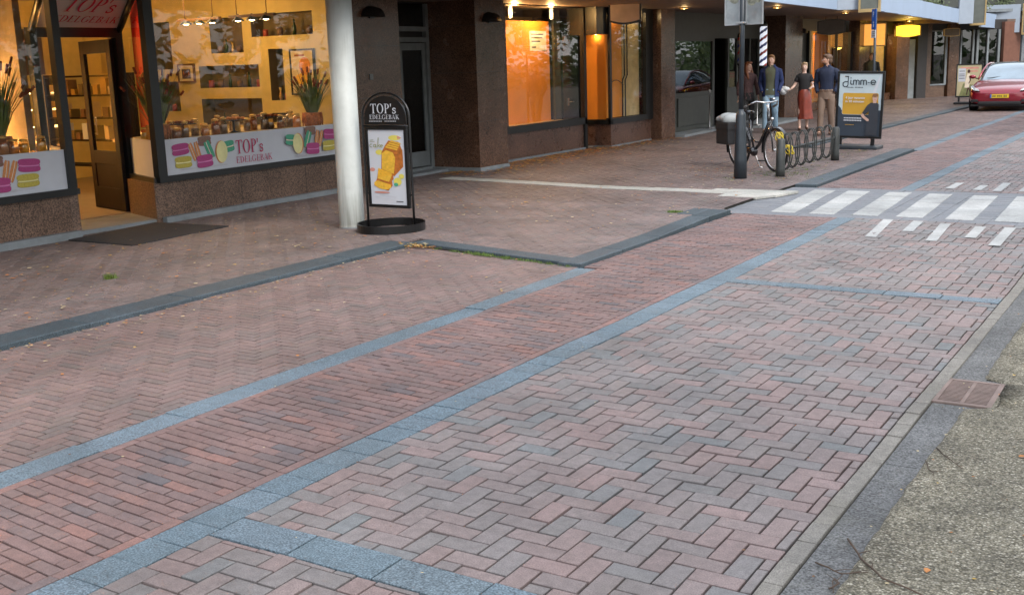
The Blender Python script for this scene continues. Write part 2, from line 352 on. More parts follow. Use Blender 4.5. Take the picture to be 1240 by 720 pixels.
def serif(d, txt, a, b, h, m, wscale=1.0, shear=0.0, track=.08):
    """roman capitals with serifs drawn as shapes, height h"""
    x = a; h0 = h
    def X(u, v): return (x+u*h0*wscale+v*h0*shear, b+v*h0)
    def rc(u0, v0, u1, v1): d.poly([X(u0, v0), X(u1, v0), X(u1, v1), X(u0, v1)], m)
    def pl(*p): d.poly([X(*q) for q in p], m)
    def ring(cu, cv, ro, ri, a0=0, a1=360, n=22):
        d.h += d.step; vs = []
        for i in range(n+1):
            t = R(a0+(a1-a0)*i/n)
            vs.append(d.P(*X(cu+ro[0]*math.cos(t), cv+ro[1]*math.sin(t)))); vs.append(d.P(*X(cu+ri[0]*math.cos(t), cv+ri[1]*math.sin(t))))
        d.mb.add(vs, [(2*i+1, 2*i, 2*i+2, 2*i+3) for i in range(n)], m)
    def stem(u=.1): rc(u, .03, u+.13, .97); rc(u-.09, 0, u+.22, .04); rc(u-.09, .96, u+.22, 1)
    for ch in txt:
        wd = .6
        if ch == 'T': rc(0, .94, .66, 1); pl((0, .94), (0, .76), (.03, .76), (.08, .94)); pl((.66, .94), (.58, .94), (.63, .76), (.66, .76)); rc(.265, .03, .395, .95); rc(.17, 0, .49, .04); wd = .66
        elif ch == 'O': ring(.38, .5, (.38, .52), (.24, .47)); wd = .76
        elif ch == 'P': stem(); ring(.27, .73, (.31, .27), (.17, .23), -90, 90); rc(.22, .96, .28, 1); rc(.22, .46, .28, .5); wd = .6
        elif ch == 'E': stem(); rc(.22, .955, .58, 1); pl((.5, .955), (.55, .8), (.58, .8), (.58, .955)); rc(.22, .49, .42, .53); rc(.4, .41, .43, .61); rc(.22, 0, .6, .045); pl((.5, .045), (.62, .22), (.6, .045)); wd = .62
        elif ch == 'D': stem(); ring(.24, .5, (.48, .5), (.33, .455), -90, 90); wd = .74
        elif ch == 'L': stem(); rc(.22, 0, .56, .045); pl((.46, .045), (.59, .25), (.56, .045)); wd = .6
        elif ch == 'G': ring(.38, .5, (.38, .52), (.25, .47), 42, 325); rc(.6, .08, .72, .42); rc(.5, .4, .8, .44); pl((.62, .98), (.66, .98), (.66, .72), (.63, .72)); wd = .78
        elif ch == 'B': stem(); ring(.27, .755, (.27, .245), (.14, .2), -90, 90); ring(.27, .26, (.33, .26), (.19, .215), -90, 90); wd = .62
        elif ch == 'A': pl((.05, .02), (.10, .02), (.36, 1), (.33, 1)); pl((.52, .02), (.67, .02), (.4, 1), (.33, 1)); rc(.17, .32, .53, .37); rc(-.02, 0, .2, .04); rc(.44, 0, .76, .04); wd = .74
        elif ch == 'K': stem(); pl((.2, .38), (.25, .38), (.62, .97), (.56, .97)); pl((.3, .5), (.42, .58), (.72, .03), (.56, .03)); rc(.5, .96, .74, 1); rc(.5, 0, .78, .04); wd = .76
        elif ch == 's':
            pts = [(.36, .45), (.3, .52), (.18, .54), (.07, .48), (.06, .38), (.14, .31), (.28, .26), (.36, .18), (.34, .07), (.22, 0), (.1, .01), (.03, .09)]
            for p, q in zip(pts[:-1], pts[1:]): d.stroke([X(*p), X(*q)], .085*h0*min(1, wscale+.1), m)
            rc(.33, .36, .365, .52); rc(.01, .0, .045, .18); wd = .42
        elif ch == "'": pl((.03, .68), (.08, .68), (.13, 1), (0, 1)); wd = .16
        elif ch == ' ': wd = .3
        x += (wd+track)*h0*wscale
    return x

# ================================================================== GROUND AND PAVING
def clip(poly, reg):
    out = poly
    for i in range(len(reg)):
        a = reg[i]; b = reg[(i+1) % len(reg)]; ex, ey = b[0]-a[0], b[1]-a[1]; inp = out; out = []
        for j in range(len(inp)):
            p = inp[j]; q = inp[(j+1) % len(inp)]
            dp = ex*(p[1]-a[1])-ey*(p[0]-a[0]); dq = ex*(q[1]-a[1])-ey*(q[0]-a[0])
            if dp >= 0: out.append(p)
            if (dp >= 0) != (dq >= 0):
                t = dp/(dp-dq); out.append((p[0]+(q[0]-p[0])*t, p[1]+(q[1]-p[1])*t))
        if not out: return []
    r = []
    for p in out:
        if not r or abs(p[0]-r[-1][0])+abs(p[1]-r[-1][1]) > 1e-4: r.append(p)
    if len(r) > 1 and abs(r[0][0]-r[-1][0])+abs(r[0][1]-r[-1][1]) < 1e-4: r.pop()
    return r
def inset(poly, d):
    n = len(poly); r = []
    for i in range(n):
        p0 = Vector(poly[i-1]); p = Vector(poly[i]); p1 = Vector(poly[(i+1) % n])
        a = (p-p0).normalized(); b = (p1-p).normalized(); na = Vector((-a.y, a.x)); nb = Vector((-b.y, b.x))
        k = na+nb; l = k.length_squared
        if l < 1e-3: return None
        r.append(tuple(p+k*(2*d/l)))
    return r
def area(p): return .5*sum(p[i][0]*p[(i+1) % len(p)][1]-p[(i+1) % len(p)][0]*p[i][1] for i in range(len(p)))
def stones(mb, polys, regs, z, joint=.0035, bev=.0025, tilt=.0012, m=None, lod=26.0, wob=.0012):
    """lay stone outlines, cut to any of the regions, each with a small rounded arris and its own settling"""
    for poly in polys:
        for reg in regs:
            cx = sum(p[0] for p in poly)/len(poly); cy = sum(p[1] for p in poly)/len(poly)
            q = clip(poly, reg)
            if len(q) < 3 or area(q) < .0011: continue
            far = cy > lod
            dx, dy = rnd.uniform(-wob, wob), rnd.uniform(-wob, wob); dz = rnd.uniform(-tilt, tilt*.6)
            tx, ty = rnd.uniform(-1, 1)*tilt*9, rnd.uniform(-1, 1)*tilt*9
            q = inset([(x+dx, y+dy) for x, y in q], joint*(.6 if far else 1)*rnd.uniform(.75, 1.25))
            if not q or area(q) < .0006: continue
            cx = sum(p[0] for p in q)/len(q); cy = sum(p[1] for p in q)/len(q)
            und = .0028*math.sin(cx*2.3+cy*.7)+.0022*math.sin(cy*1.9-cx*1.1)+.0015*math.sin(cy*4.3+cx*3.7)
            H = lambda p, o: (p[0]+.006*math.sin(p[1]*.8+1)+.0025*math.sin(p[1]*2.9), p[1]+.003*math.sin(p[0]*2.1), z+und+dz+o+(p[0]-cx)*tx+(p[1]-cy)*ty)
            n = len(q)
            if far:
                mb.add([H(p, 0) for p in q], [list(range(n))], m); continue
            t = inset(q, bev)
            if not t or area(t) <= 0: t = None
            if t is None: mb.add([H(p, 0) for p in q], [list(range(n))], m); continue
            vs = [H(p, 0) for p in t]+[H(p, -.0022) for p in q]+[H(p, -.030) for p in q]
            fs = [list(range(n))]+[(i, n+i, n+(i+1) % n, (i+1) % n) for i in range(n)]+[(n+i, 2*n+i, 2*n+(i+1) % n, n+(i+1) % n) for i in range(n)]
            mb.add(vs, fs, m)
def rect(x0, y0, x1, y1): return [(x0, y0), (x1, y0), (x1, y1), (x0, y1)]
def herring(W, n, x0, y0, x1, y1):
    """square-on herringbone, stones n:1"""
    out = []
    for iy in range(int(y0/W)-n-1, int(y1/W)+n+2):
        for ix in range(int(x0/W)-n-1, int(x1/W)+n+2):
            r = (ix+iy) % (2*n)
            if r == 0: out.append(rect(ix*W, iy*W, (ix+n)*W, (iy+1)*W))
            elif r == n: out.append(rect(ix*W, iy*W, (ix+1)*W, (iy+n)*W))
    return out
def courses(L, W, x0, y0, x1, y1, skew=.085):
    """stretcher bond, courses running across (x) with a slight slant"""
    out = []; j = 0; y = y0
    while y < y1+.3:
        x = x0-(L/2 if j % 2 else 0)
        while x < x1: out.append([(x, y-skew*(x-x0)), (x+L, y-skew*(x+L-x0)), (x+L, y+W-skew*(x+L-x0)), (x, y+W-skew*(x-x0))]); x += L
        y += W; j += 1
    return out

g = MB('earth'); g.box(-400, 400, -300, 900, -.5, -.06); tag(g.build('ground'), kind='structure')
g = MB('joint_sand'); g.box(-4.92, -1.16, -3, 75, -.06, -.020); tag(g.build('road_bed'), kind='structure')

# carriageway: grey-pink concrete stones, square-on herringbone, crossed by slab bands
ROAD = [rect(-3.40, -2.0, -1.25, 2.93), rect(-3.40, 3.13, -1.25, 8.74), rect(-3.40, 8.90, -1.25, 12.83), rect(-3.40, 15.68, -1.25, 60)]
mb = MB('road_stone'); stones(mb, herring(.1, 2, -3.5, -1, -1.2, 60), ROAD, 0.0, joint=.0048, bev=.0026, tilt=.0026)
tag(mb.build('road'), kind='structure')
# red strip beside it: courses across, edged with a row laid lengthwise
mb = MB('red_stone')
RS = [rect(-4.64, -2, -3.665, 8.9), rect(-4.87, 8.9, -3.665, 12.83), rect(-4.74, 15.68, -3.665, 22.1), rect(-4.64, 22.1, -3.665, 60)]
stones(mb, courses(.20, .070, -4.64-.2*2, -2, -3.6, 60), RS, 0.0, joint=.0046, bev=.0018, tilt=.0022)
for s0, s1 in ((-2, 12.83), (15.68, 60)):
    for xa, xb in ((-4.70, -4.64), (-3.665, -3.606)):
        t0, t1 = (s0, s1) if xa > -4 else (s0, 8.86) if s0 < 0 else (22.15, s1)
        stones(mb, [rect(xa, t0+i*.208, xb, t0+(i+1)*.208) for i in range(int((t1-t0)/.208)+1)], [rect(xa, t0, xb, t1)], 0.0, joint=.0025)
tag(mb.build('red_brick_strip'), kind='structure')
# blue-grey tile lines
mb = MB('blue_tile')
for s0, s1 in ((-2, 12.83), (15.68, 60)):
    stones(mb, [rect(-3.60, s0+i*.2, -3.40, s0+(i+1)*.2) for i in range(int((s1-s0)/.2)+1)], [rect(-3.60, s0, -3.40, s1)], .001, joint=.0022, tilt=.0012)
stones(mb, [rect(-4.90, -2+i*.6, -4.70, -1.4+i*.6) for i in range(19)], [rect(-4.90, -2, -4.70, 8.82)], .001, joint=.002)
stones(mb, [rect(-4.90, 22.2+i*.6, -4.70, 22.8+i*.6) for i in range(60)], [rect(-4.90, 22.2, -4.70, 58)], .001, joint=.002)
tag(mb.build('blue_tile_line'), kind='structure')
mb = MB('blue_tile')
stones(mb, [rect(-3.395+i*.43, 2.93, -3.395+(i+1)*.43, 3.13) for i in range(6)], [rect(-3.4, 2.93, -1.25, 3.13)], .003, joint=.004, tilt=.002)
stones(mb, [rect(-3.395+i*.43, 8.74, -3.395+(i+1)*.43, 8.90) for i in range(6)], [rect(-3.4, 8.74, -1.25, 8.90)], .002, joint=.003)
tag(mb.build('slab_band'), kind='structure')

# zebra crossing: grey tiles with white stone bars
BARS = [(-4.35, -4.52), (-3.87, -4.05), (-3.36, -3.50), (-2.86, -2.98), (-2.32, -2.42), (-1.80, -1.9)]
mb = MB('grey_tile')
stones(mb, [rect(-5.3+i*.3, 12.83+j*.2, -5.0+i*.3, 13.03+j*.2) for i in range(14) for j in range(15)], [rect(-5.08, 12.83, -1.25, 15.68)], -.001, joint=.002)
g = MB('joint_sand'); g.box(-5.13, -4.92, 12.83, 15.68, -.05, -.012); tag(g.build('crossing_bed'), kind='structure')
tag(mb.build('crossing_tiles'), kind='structure')
mb = MB('white_mark')
for a, b in BARS:
    k = 5
    for i in range(k):
        t0, t1 = i/k, (i+1)/k; y0, y1 = 13.05+2.32*t0, 13.05+2.32*t1
        stones(mb, [[(a+(b-a)*t0-.15, y0), (a+(b-a)*t0+.15, y0), (a+(b-a)*t1+.15, y1), (a+(b-a)*t1-.15, y1)]], [rect(-9, 0, 0, 40)], .005, joint=.002, tilt=.0004, wob=.0005)
tag(mb.build('zebra_bars'), kind='structure')
mb = MB('white_mark')
for x, y0, y1, dx in ((-2.9, 11.5, 12.8, -.13), (-2.64, 12.0, 12.79, -.06), (-2.29, 11.45, 12.7, -.10), (-1.98, 11.78, 12.57, -.03), (-1.69, 11.37, 12.6, -.03), (-1.4, 11.7, 12.5, -.02),
                      (-2.98, 15.95, 16.72, 0), (-2.62, 15.9, 16.48, 0), (-2.36, 15.83, 16.86, -.02), (-2.05, 15.9, 16.5, 0), (-1.75, 15.85, 16.8, 0)):
    mb.add([(x-.055, y0, .0065), (x+.055, y0, .0065), (x+dx+.055, y1, .0065), (x+dx-.055, y1, .0065)], [(0, 1, 2, 3)])
tag(mb.build('give_way_marks'), kind='structure')

# right edge: row of light stones, asphalt gutter, exposed-aggregate paving
mb = MB('light_kerb_stone'); stones(mb, [rect(-1.245, -2+i*.2, -1.165, -1.8+i*.2) for i in range(310)], [rect(-1.245, -2, -1.165, 60)], .006, joint=.0025, tilt=.002)
tag(mb.build('light_edge_row'), kind='structure')
g = MB('gutter_asphalt'); 
for y0, y1 in ((-3, 5.02), (5.026, 6.07), (6.575, 8.4), (8.406, 14), (14.006, 75)): g.box(-1.165, -.985, y0, y1, -.05, -.004)
g.box(-1.165, -.84, 6.02, 6.63, -.05, -.006); tag(g.build('gutter'), kind='structure')
def wavy_edge():
    mb = MB('exposed_gravel'); n = 260; vs = []; fs = []
    ys = [-3+i*.06 for i in range(n)]+[12.6+i for i in range(64)]
    xs = [0, .012, .05, .12, .3, .7, 1.5, 3, 8, 60]
    for i, y in enumerate(ys):
        j = rnd.uniform(-.006, .006)+.006*math.sin(y*2.3)
        if 6.05 < y < 6.62: j = max(j, 0)+.1
        for k, x in enumerate(xs): vs.append((-1.0+x+(j if k < 3 else 0), y, (-.004 if k == 0 else .008)+(.003*math.sin(y*1.7+x*3) if 0 < k < 8 else 0)))
    m = len(xs)
    for i in range(len(ys)-1):
        for k in range(m-1): fs.append((i*m+k, i*m+k+1, (i+1)*m+k+1, (i+1)*m+k))
    mb.add(vs, fs, None, True); o = mb.build('gravel_paving'); tag(o, kind='structure')
wavy_edge()

# parking bay and kerbs
g = MB('joint_sand'); g.box(-7.3, -4.92, -3, 9.7, -.06, -.019); g.box(-7.15, -4.92, 22, 48, -.06, -.0195)
g.prism([(-13.4, -3), (-7.35, -3), (-7.35, 9.3), (-5.09, 8.97), (-5.09, 22.0), (-7.1, 22.5), (-7.1, 48), (-12.2, 48), (-13.4, 36)], -.058, .011)
tag(g.build('paving_bed'), kind='structure')
BAY = [[(-7.16, -2), (-4.90, -2), (-4.90, 8.86), (-7.16, 9.32)], [(-6.95, 22.4), (-4.90, 22.2), (-4.90, 46), (-6.6, 46)]]
mb = MB('bay_stone'); stones(mb, herring(.0675, 3, -7.3, -2, -4.8, 46), BAY, .001, joint=.0044, bev=.002, tilt=.0014, lod=15)
tag(mb.build('parking_bay'), kind='structure')
WALK = [rect(-12.6, -1, -7.50, 9.35), rect(-12.6, 9.35, -7.30, 22), [(-7.30, 9.60), (-5.08, 9.12), (-5.08, 22), (-7.30, 22)], [(-12.6, 22), (-7.25, 22), (-6.95, 48), (-12.6, 48)]]
mb = MB('walk_stone'); stones(mb, herring(.0675, 3, -12.7, -1, -5, 48), WALK, .03, joint=.0040, bev=.002, tilt=.0014, lod=13)
tag(mb.build('sidewalk'), kind='structure')
def kerb(pts, w, m='dark_kerb_stone', z=.036, L=1.0, name='kerb'):
    """stone kerb along pts, w to the left"""
    mb = MB(m)
    for a, b in zip(pts[:-1], pts[1:]):
        a = Vector(a); b = Vector(b); d = (b-a); n = max(1, round(d.length/L)); u = d/n; nn = Vector((-u.y, u.x)).normalized()*w
        for i in range(n):
            p = a+u*i; q = a+u*(i+1); e = u.normalized()*.003
            pl = [tuple(p+e), tuple(q-e), tuple(q-e+nn), tuple(p+e+nn)]
            t = inset(pl, .008); k = 4; dz = rnd.uniform(-.002, .002)
            mb.add([(x, y, z+dz) for x, y in t]+[(x, y, z-.006+dz) for x, y in pl]+[(x, y, -.04) for x, y in pl],
                   [list(range(k))]+[(i2, k+i2, k+(i2+1) % k, (i2+1) % k) for i2 in range(k)]+[(k+i2, 2*k+i2, 2*k+(i2+1) % k, k+(i2+1) % k) for i2 in range(k)])
    tag(mb.build(name), kind='structure')
kerb([(-7.16, -3), (-7.16, 9.33)], .335)
kerb([(-7.19, 9.335), (-4.95, 8.88)], .235)
kerb([(-4.87, 8.86), (-4.86, 10.6), (-4.95, 12.2), (-4.93, 12.83)], .245)
kerb([(-5.19, 12.30), (-5.19, 12.83)], .22, L=.6)
kerb([(-4.75, 15.72), (-4.80, 22.1)], .31)

kerb([(-6.97, 22.6), (-6.62, 48)], .3)
# light tiled guide line over the sidewalk
mb = MB('white_tile')
G = [(-10.9, 14.97), (-8.1, 14.55), (-5.95, 14.37)]
for (a, b) in zip(G[:-1], G[1:]):
    a = Vector(a); b = Vector(b); n = round((b-a).length/.3); u = (b-a)/n; nn = Vector((-u.y, u.x)).normalized()*.33
    for i in range(n): stones(mb, [[tuple(a+u*i), tuple(a+u*(i+1)), tuple(a+u*(i+1)+nn), tuple(a+u*i+nn)]], [rect(-14, 0, 0, 40)], .036, joint=.002, tilt=.0006)
for j, y in enumerate((14.08, 14.36, 14.64)):
    stones(mb, [rect(-5.95+i*.3, y, -5.65+i*.3, y+.28) for i in range(4)], [[(-5.95-.0*j, 14.0), (-4.98, 14.0), (-4.7-.0*j, 15.0), (-5.95, 15.0)] if j else [(-5.6, 14.0), (-5.1, 14.0), (-4.8, 14.6), (-5.6, 14.6)]], .036, joint=.002, tilt=.0006)
tag(mb.build('guide_tiles'), kind='structure')

# drain grate set in the gutter
t = thing('drain_grate', 'square rusty pink drain grate set in the gutter at the gravel edge', 'drain grate', (-1.025, 6.32, -.006))
mat('grate_iron', (.21,.155,.135), .75, var=.3, grime=.6, bump=.4)
mb = MB('grate_iron'); 
for a in ((-.155, .155, -.245, -.215), (-.155, .155, .215, .245), (-.155, -.125, -.215, .215), (.125, .155, -.215, .215)): mb.box(*a, -.03, .012, bev=.004)
mb.box(-.125, .125, -.215, .215, -.05, -.006, 'black_metal')
mb.build('frame', t)
mb = MB('grate_iron')
for i in range(17):
    y = -.2+i*.025
    mb.box(-.125, .125, y-.0055, y+.0055, -.02, .008, bev=.002)
mb.box(-.01, .01, -.21, .21, -.02, .0095, bev=.002); mb.build('bars', t)

# utility cover ring of patched paving left as is; loose twigs, leaves, moss
mat('leaf_yellow', (.50,.33,.07), .7, var=.3); mat('leaf_orange', (.42,.17,.045), .7, var=.3); mat('leaf_pale', (.52,.43,.26), .7, var=.3); mat('leaf_brown', (.16,.085,.04), .8, var=.3)
mat('twig_bark', (.075,.05,.035), .85, var=.3); mat('grass_green', (.10,.16,.03), .7, var=.3); mat('weed_green', (.10,.15,.02), .6, var=.3)
def leaf(mb, x, y, z, s, m=None):
    a = rnd.uniform(0, 6.3); c, q = math.cos(a), math.sin(a); m = m or rnd.choice(['leaf_yellow', 'leaf_orange', 'leaf_pale', 'leaf_brown', 'leaf_pale', 'leaf_orange'])
    shp = [(-.5, 0), (-.25, .28), (.05, .34), (.3, .2), (.52, 0), (.3, -.22), (.0, -.33), (-.28, -.24)]
    k1, k2 = rnd.uniform(.1, .5), rnd.uniform(-.2, .3); vs = [(x, y, z+.002*s/.04)]
    for px_, py_ in shp:
        px_ *= rnd.uniform(.8, 1.15); py_ *= rnd.uniform(.7, 1.2)
        vs.append((x+(px_*c-py_*q)*s, y+(px_*q+py_*c)*s, z+.002+s*(k1*py_*py_+k2*px_*px_+rnd.uniform(0, .06))))
    mb.add(vs, [(0, i, i % 8+1) for i in range(1, 9)], m, True)
mb = MB('leaf_pale')
for i in range(420): leaf(mb, rnd.uniform(-11.1, -7.5), rnd.uniform(3.5, 12), .041, rnd.uniform(.016, .034), rnd.choice(['leaf_pale', 'leaf_yellow', 'leaf_brown', 'leaf_orange']))
for i in range(160): leaf(mb, -7.12+abs(rnd.gauss(0, .12)), rnd.uniform(4, 9.2), .012, rnd.uniform(.014, .036))
for i in range(330): leaf(mb, rnd.uniform(-11.1, -7.6), rnd.uniform(3, 13.5), .041, rnd.uniform(.02, .065))
for i in range(80): leaf(mb, rnd.uniform(-7.1, -4.9), 9.2-abs(rnd.gauss(0, 2.5)), .012, rnd.uniform(.012, .042))
for i in range(1500): leaf(mb, -11.3+abs(rnd.gauss(0, .45)), rnd.uniform(15.5, 24.5), .041, rnd.uniform(.04, .085), rnd.choice(['leaf_orange', 'leaf_brown', 'leaf_orange', 'leaf_yellow']))
for i in range(520): leaf(mb, rnd.uniform(-11, -5.3), rnd.uniform(10.5, 22), .041, rnd.uniform(.02, .055))
for i in range(110): leaf(mb, -7.05+rnd.gauss(0, .13), 9.2+rnd.gauss(0, .04), .012+rnd.uniform(0, .03), rnd.uniform(.02, .05), rnd.choice(['leaf_yellow', 'leaf_orange', 'leaf_pale']))
for i in range(60): leaf(mb, -10.8+rnd.gauss(0, .5), rnd.uniform(28, 45), .041, rnd.uniform(.03, .06))
for i in range(260): leaf(mb, rnd.gauss(-6.6, .5), rnd.gauss(17.4, .8), .041, rnd.uniform(.018, .05), rnd.choice(['leaf_orange', 'leaf_pale', 'leaf_brown']))
for x, y, m_ in ((-.62, 5.35, 'leaf_orange'), (-.35, 4.55, 'leaf_orange'), (-.75, 3.95, 'leaf_orange'), (-.3, 3.9, 'leaf_yellow'), (-.55, 6.5, 'leaf_pale')): leaf(mb, x, y, .012, .04, m_)
for i in range(90): leaf(mb, rnd.uniform(-1.15, .2), rnd.uniform(3.3, 9), .012, rnd.uniform(.006, .022))
for i in range(40): leaf(mb, rnd.uniform(-4.9, -1.3), rnd.uniform(3, 12), .012, rnd.uniform(.008, .022), rnd.choice(['leaf_pale', 'leaf_brown']))
tag(mb.build('fallen_leaves'), 'scattered dry yellow and brown leaves lying on the brick sidewalk and bay', 'leaves', kind='stuff')
def blades(mb, x, y, z, n, h, sp, m='grass_green'):
    for i in range(n):
        bx, by = x+rnd.gauss(0, sp), y+rnd.gauss(0, sp); a = rnd.uniform(0, 6.3); l = rnd.uniform(.3, 1)*h; w = rnd.uniform(.0015, .004)
        dx, dy = math.cos(a), math.sin(a); o = rnd.uniform(.2, .9)*l
        mb.add([(bx-dy*w, by+dx*w, z), (bx+dy*w, by-dx*w, z), (bx+dx*o*.5+dy*w*.8, by+dy*o*.5-dx*w*.8, z+l*.7), (bx+dx*o*.5-dy*w*.8, by+dy*o*.5+dx*w*.8, z+l*.7), (bx+dx*o, by+dy*o, z+l)], [(0, 1, 2, 3), (3, 2, 4)], m, False)
mb = MB('grass_green')
for i in range(70):
    t = max(0, min(1, rnd.gauss(.55, .25))); blades(mb, -7.1+2.1*t, 9.28-.42*t, .002, 16, rnd.uniform(.012, .035), .02)
for i in range(24): blades(mb, -5.5+rnd.gauss(0, .05), 12.42+rnd.gauss(0, .02), .03, 14, .03, .02)
for i in range(60): blades(mb, rnd.gauss(-5.75, .35), rnd.gauss(17.0, .5), .031, 10, .02, .03)
for i in range(60): blades(mb, rnd.uniform(-6.2, -5.5), rnd.uniform(17, 21.5), .031, 10, .02, .03)
tag(mb.build('joint_grass'), 'short green grass and moss growing along the dark kerb base', 'grass', kind='stuff')
mb = MB('weed_green'); 
for k in range(5): blades(mb, -8.62+rnd.gauss(0, .03), 6.55+rnd.gauss(0, .02), .03, 26, .06, .012, 'weed_green')
tag(mb.build('weed_tuft'), 'bright green weed tuft sprouting between sidewalk bricks near the left edge', 'weed', kind='stuff')
def twig(pts, r, label):
    mb = MB('twig_bark'); P_ = []
    for a, b in zip(pts[:-1], pts[1:]):
        for k in range(4):
            t = k/4; P_.append((a[0]+(b[0]-a[0])*t+rnd.gauss(0, .003), a[1]+(b[1]-a[1])*t+rnd.gauss(0, .003), a[2]+(b[2]-a[2])*t))
    P_.append(pts[-1]); mb.tube(P_, [r*(1-.6*i/len(P_)) for i in range(len(P_))], 6)
    for k in (3, 6):
        if k < len(P_):
            p = Vector(P_[k]); q = p+Vector((rnd.uniform(-.08, .08), rnd.uniform(.03, .09), .004)); mb.tube([p, (p+q)/2+Vector((.004, 0, .003)), q], [r*.5, r*.4, r*.2], 5)
    tag(mb.build('twig'), label, 'twig', 'fallen twigs on the gutter and gravel')
twig([(-1.08, 4.1, .006), (-.98, 3.93, .016), (-.87, 3.8, .02), (-.68, 3.72, .016), (-.5, 3.69, .014)], .0048, 'longest forked brown twig at the bottom right across the gutter edge')
twig([(-1.13, 3.84, .006), (-1.02, 3.79, .008), (-.93, 3.83, .016)], .0034, 'short twig lying wholly on the dark gutter beside the longest twig')
twig([(-1.02, 3.66, .004), (-1.0, 3.71, .01), (-1.03, 3.74, .008), (-1.0, 3.63, .006)], .0035, 'small curled twig at the bottom edge on the gutter')
twig([(-.99, 5.3, .014), (-.9, 5.15, .018), (-.83, 5.06, .016)], .003, 'thin straight twig on the gravel below the drain grate')
twig([(-1.0, 5.1, .012), (-.96, 5.0, .014), (-.93, 4.93, .014)], .0025, 'short bent twig at the gravel edge just below the thin straight twig')

# ================================================================== BUILDINGS
F = -11.3
mat('glow_warm', (1, .62, .2), .4, emit=(1, .62, .22), estr=6); mat('bulb', (1, .8, .45), .4, emit=(1, .72, .35), estr=9)
mat('red_curtain', (.8, .025, .02), .6); mat('macaron_pink', (.40,.05,.20), .5, var=.15, scale=60); mat('macaron_yellow', (.50,.42,.07), .5, var=.15, scale=60); mat('macaron_green', (.07,.36,.22), .5, var=.15, scale=60)
mat('macaron_orange', (.62,.25,.08), .5, var=.2, scale=60); mat('macaron_brown', (.22,.13,.09), .5, var=.2, scale=60); mat('macaron_cream', (.80,.70,.55), .5); mat('print_red', (.45,.015,.09), .5, var=.02)
mat('print_shadow', (.50,.51,.55), .5); mat('print_light_pink', (.62,.20,.42), .5); mat('print_dark_pink', (.28,.04,.16), .5); mat('print_lemon', (.78,.74,.36), .5); mat('print_olive', (.36,.28,.06), .5); mat('print_teal', (.03,.19,.12), .5)

def point(loc, e, c=(1, .66, .33), r=.06, name='lamp_light', parent=None):
    l = bpy.data.lights.new(name, 'POINT'); l.energy = e; l.color = c; l.shadow_soft_size = r
    o = bpy.data.objects.new(name, l); col.objects.link(o); o.location = loc
    if parent is not None: o.parent = parent; o.location = mworld(parent).inverted() @ Vector(loc)
    return o
def holed_wall(mb, x0, x1, z0, z1, y, holes, depth, m, mn):
    """side wall facing -y at y with boxes let into it"""
    xs = sorted({x0, x1, *[h[0] for h in holes], *[h[1] for h in holes]}); zs = sorted({z0, z1, *[h[2] for h in holes], *[h[3] for h in holes]})
    for a, b in zip(xs[:-1], xs[1:]):
        for c, d in zip(zs[:-1], zs[1:]):
            if any(h[0] <= (a+b)/2 <= h[1] and h[2] <= (c+d)/2 <= h[3] for h in holes): continue
            mb.add([(a, y, c), (b, y, c), (b, y, d), (a, y, d)], [(0, 1, 2, 3)], m)
    for a, b, c, d in holes:
        Y = y+depth
        mb.add([(a, y, c), (b, y, c), (b, y, d), (a, y, d), (a, Y, c), (b, Y, c), (b, Y, d), (a, Y, d)], [(4, 5, 6, 7), (0, 1, 5, 4), (3, 7, 6, 2), (0, 4, 7, 3), (1, 2, 6, 5)], mn)
MCS = {'pink': ('macaron_pink', 'print_light_pink', 'print_dark_pink'), 'yellow': ('macaron_yellow', 'print_lemon', 'print_olive'), 'green': ('macaron_green', 'macaron_cream', 'print_teal'), 'orange': ('macaron_orange', 'macaron_cream', 'macaron_brown'), 'brown': ('macaron_brown', 'macaron_brown', 'print_dark_pink')}
def macaron(d, a, b, w, h, ang, kind):
    m, hi, lo = MCS[kind]; c, q = math.cos(ang), math.sin(ang)
    T = lambda u, v: (a+u*c-v*q, b+u*q+v*c)
    def blob(v0, v1, mm, r=.22, ww=1.0):
        pts = []
        for i in range(24):
            t = 2*math.pi*i/24; x = math.copysign(abs(math.cos(t))**.55, math.cos(t))*w/2*ww; y = math.copysign(abs(math.sin(t))**.75, math.sin(t))*(v1-v0)/2+(v0+v1)/2
            pts.append(T(x, y))
        d.poly(pts, mm)
    blob(-h*.5, -h*.02, lo); blob(-h*.46, -h*.0, m); blob(-h*.14, h*.14, lo, ww=.97); blob(-h*.10, h*.08, hi, ww=.93); blob(h*.0, h*.5, m)
def macarons(d, a0, b0, k, mirror=False):
    """the printed heap: pink on yellow, orange and green on edge, pale disc, pink in front"""
    s = -1 if mirror else 1; kx = k*2.05; kz = k
    X = lambda u: a0+s*u*kx
    Z = lambda v: b0+v*kz
    d.ell(X(.50), Z(.05), .5*kx, .035*k, 'print_shadow')
    macaron(d, X(1.04), Z(.62), .24*kx, .36*kz, .1*s, 'green')
    macaron(d, X(.55), Z(.86), .27*kx, .30*kz, 0, 'brown')
    macaron(d, X(.30), Z(.56), .60*kz, .085*kx, (-1.2)*s, 'orange'); macaron(d, X(.40), Z(.58), .60*kz, .085*kx, (-1.3)*s, 'orange')
    macaron(d, X(.63), Z(.58), .60*kz, .13*kx, (-1.15)*s, 'green')
    macaron(d, X(.10), Z(.28), .33*kx, .36*kz, 0, 'yellow'); macaron(d, X(.06), Z(.68), .33*kx, .36*kz, .06*s, 'pink')
    d.ell(X(.87), Z(.47), .125*kx, .36*k, 'macaron_orange', -.05*s); d.ell(X(.885), Z(.47), .115*kx, .345*k, 'print_lemon', -.05*s)
    macaron(d, X(.52), Z(.24), .33*kx, .40*kz, .05*s, 'pink')

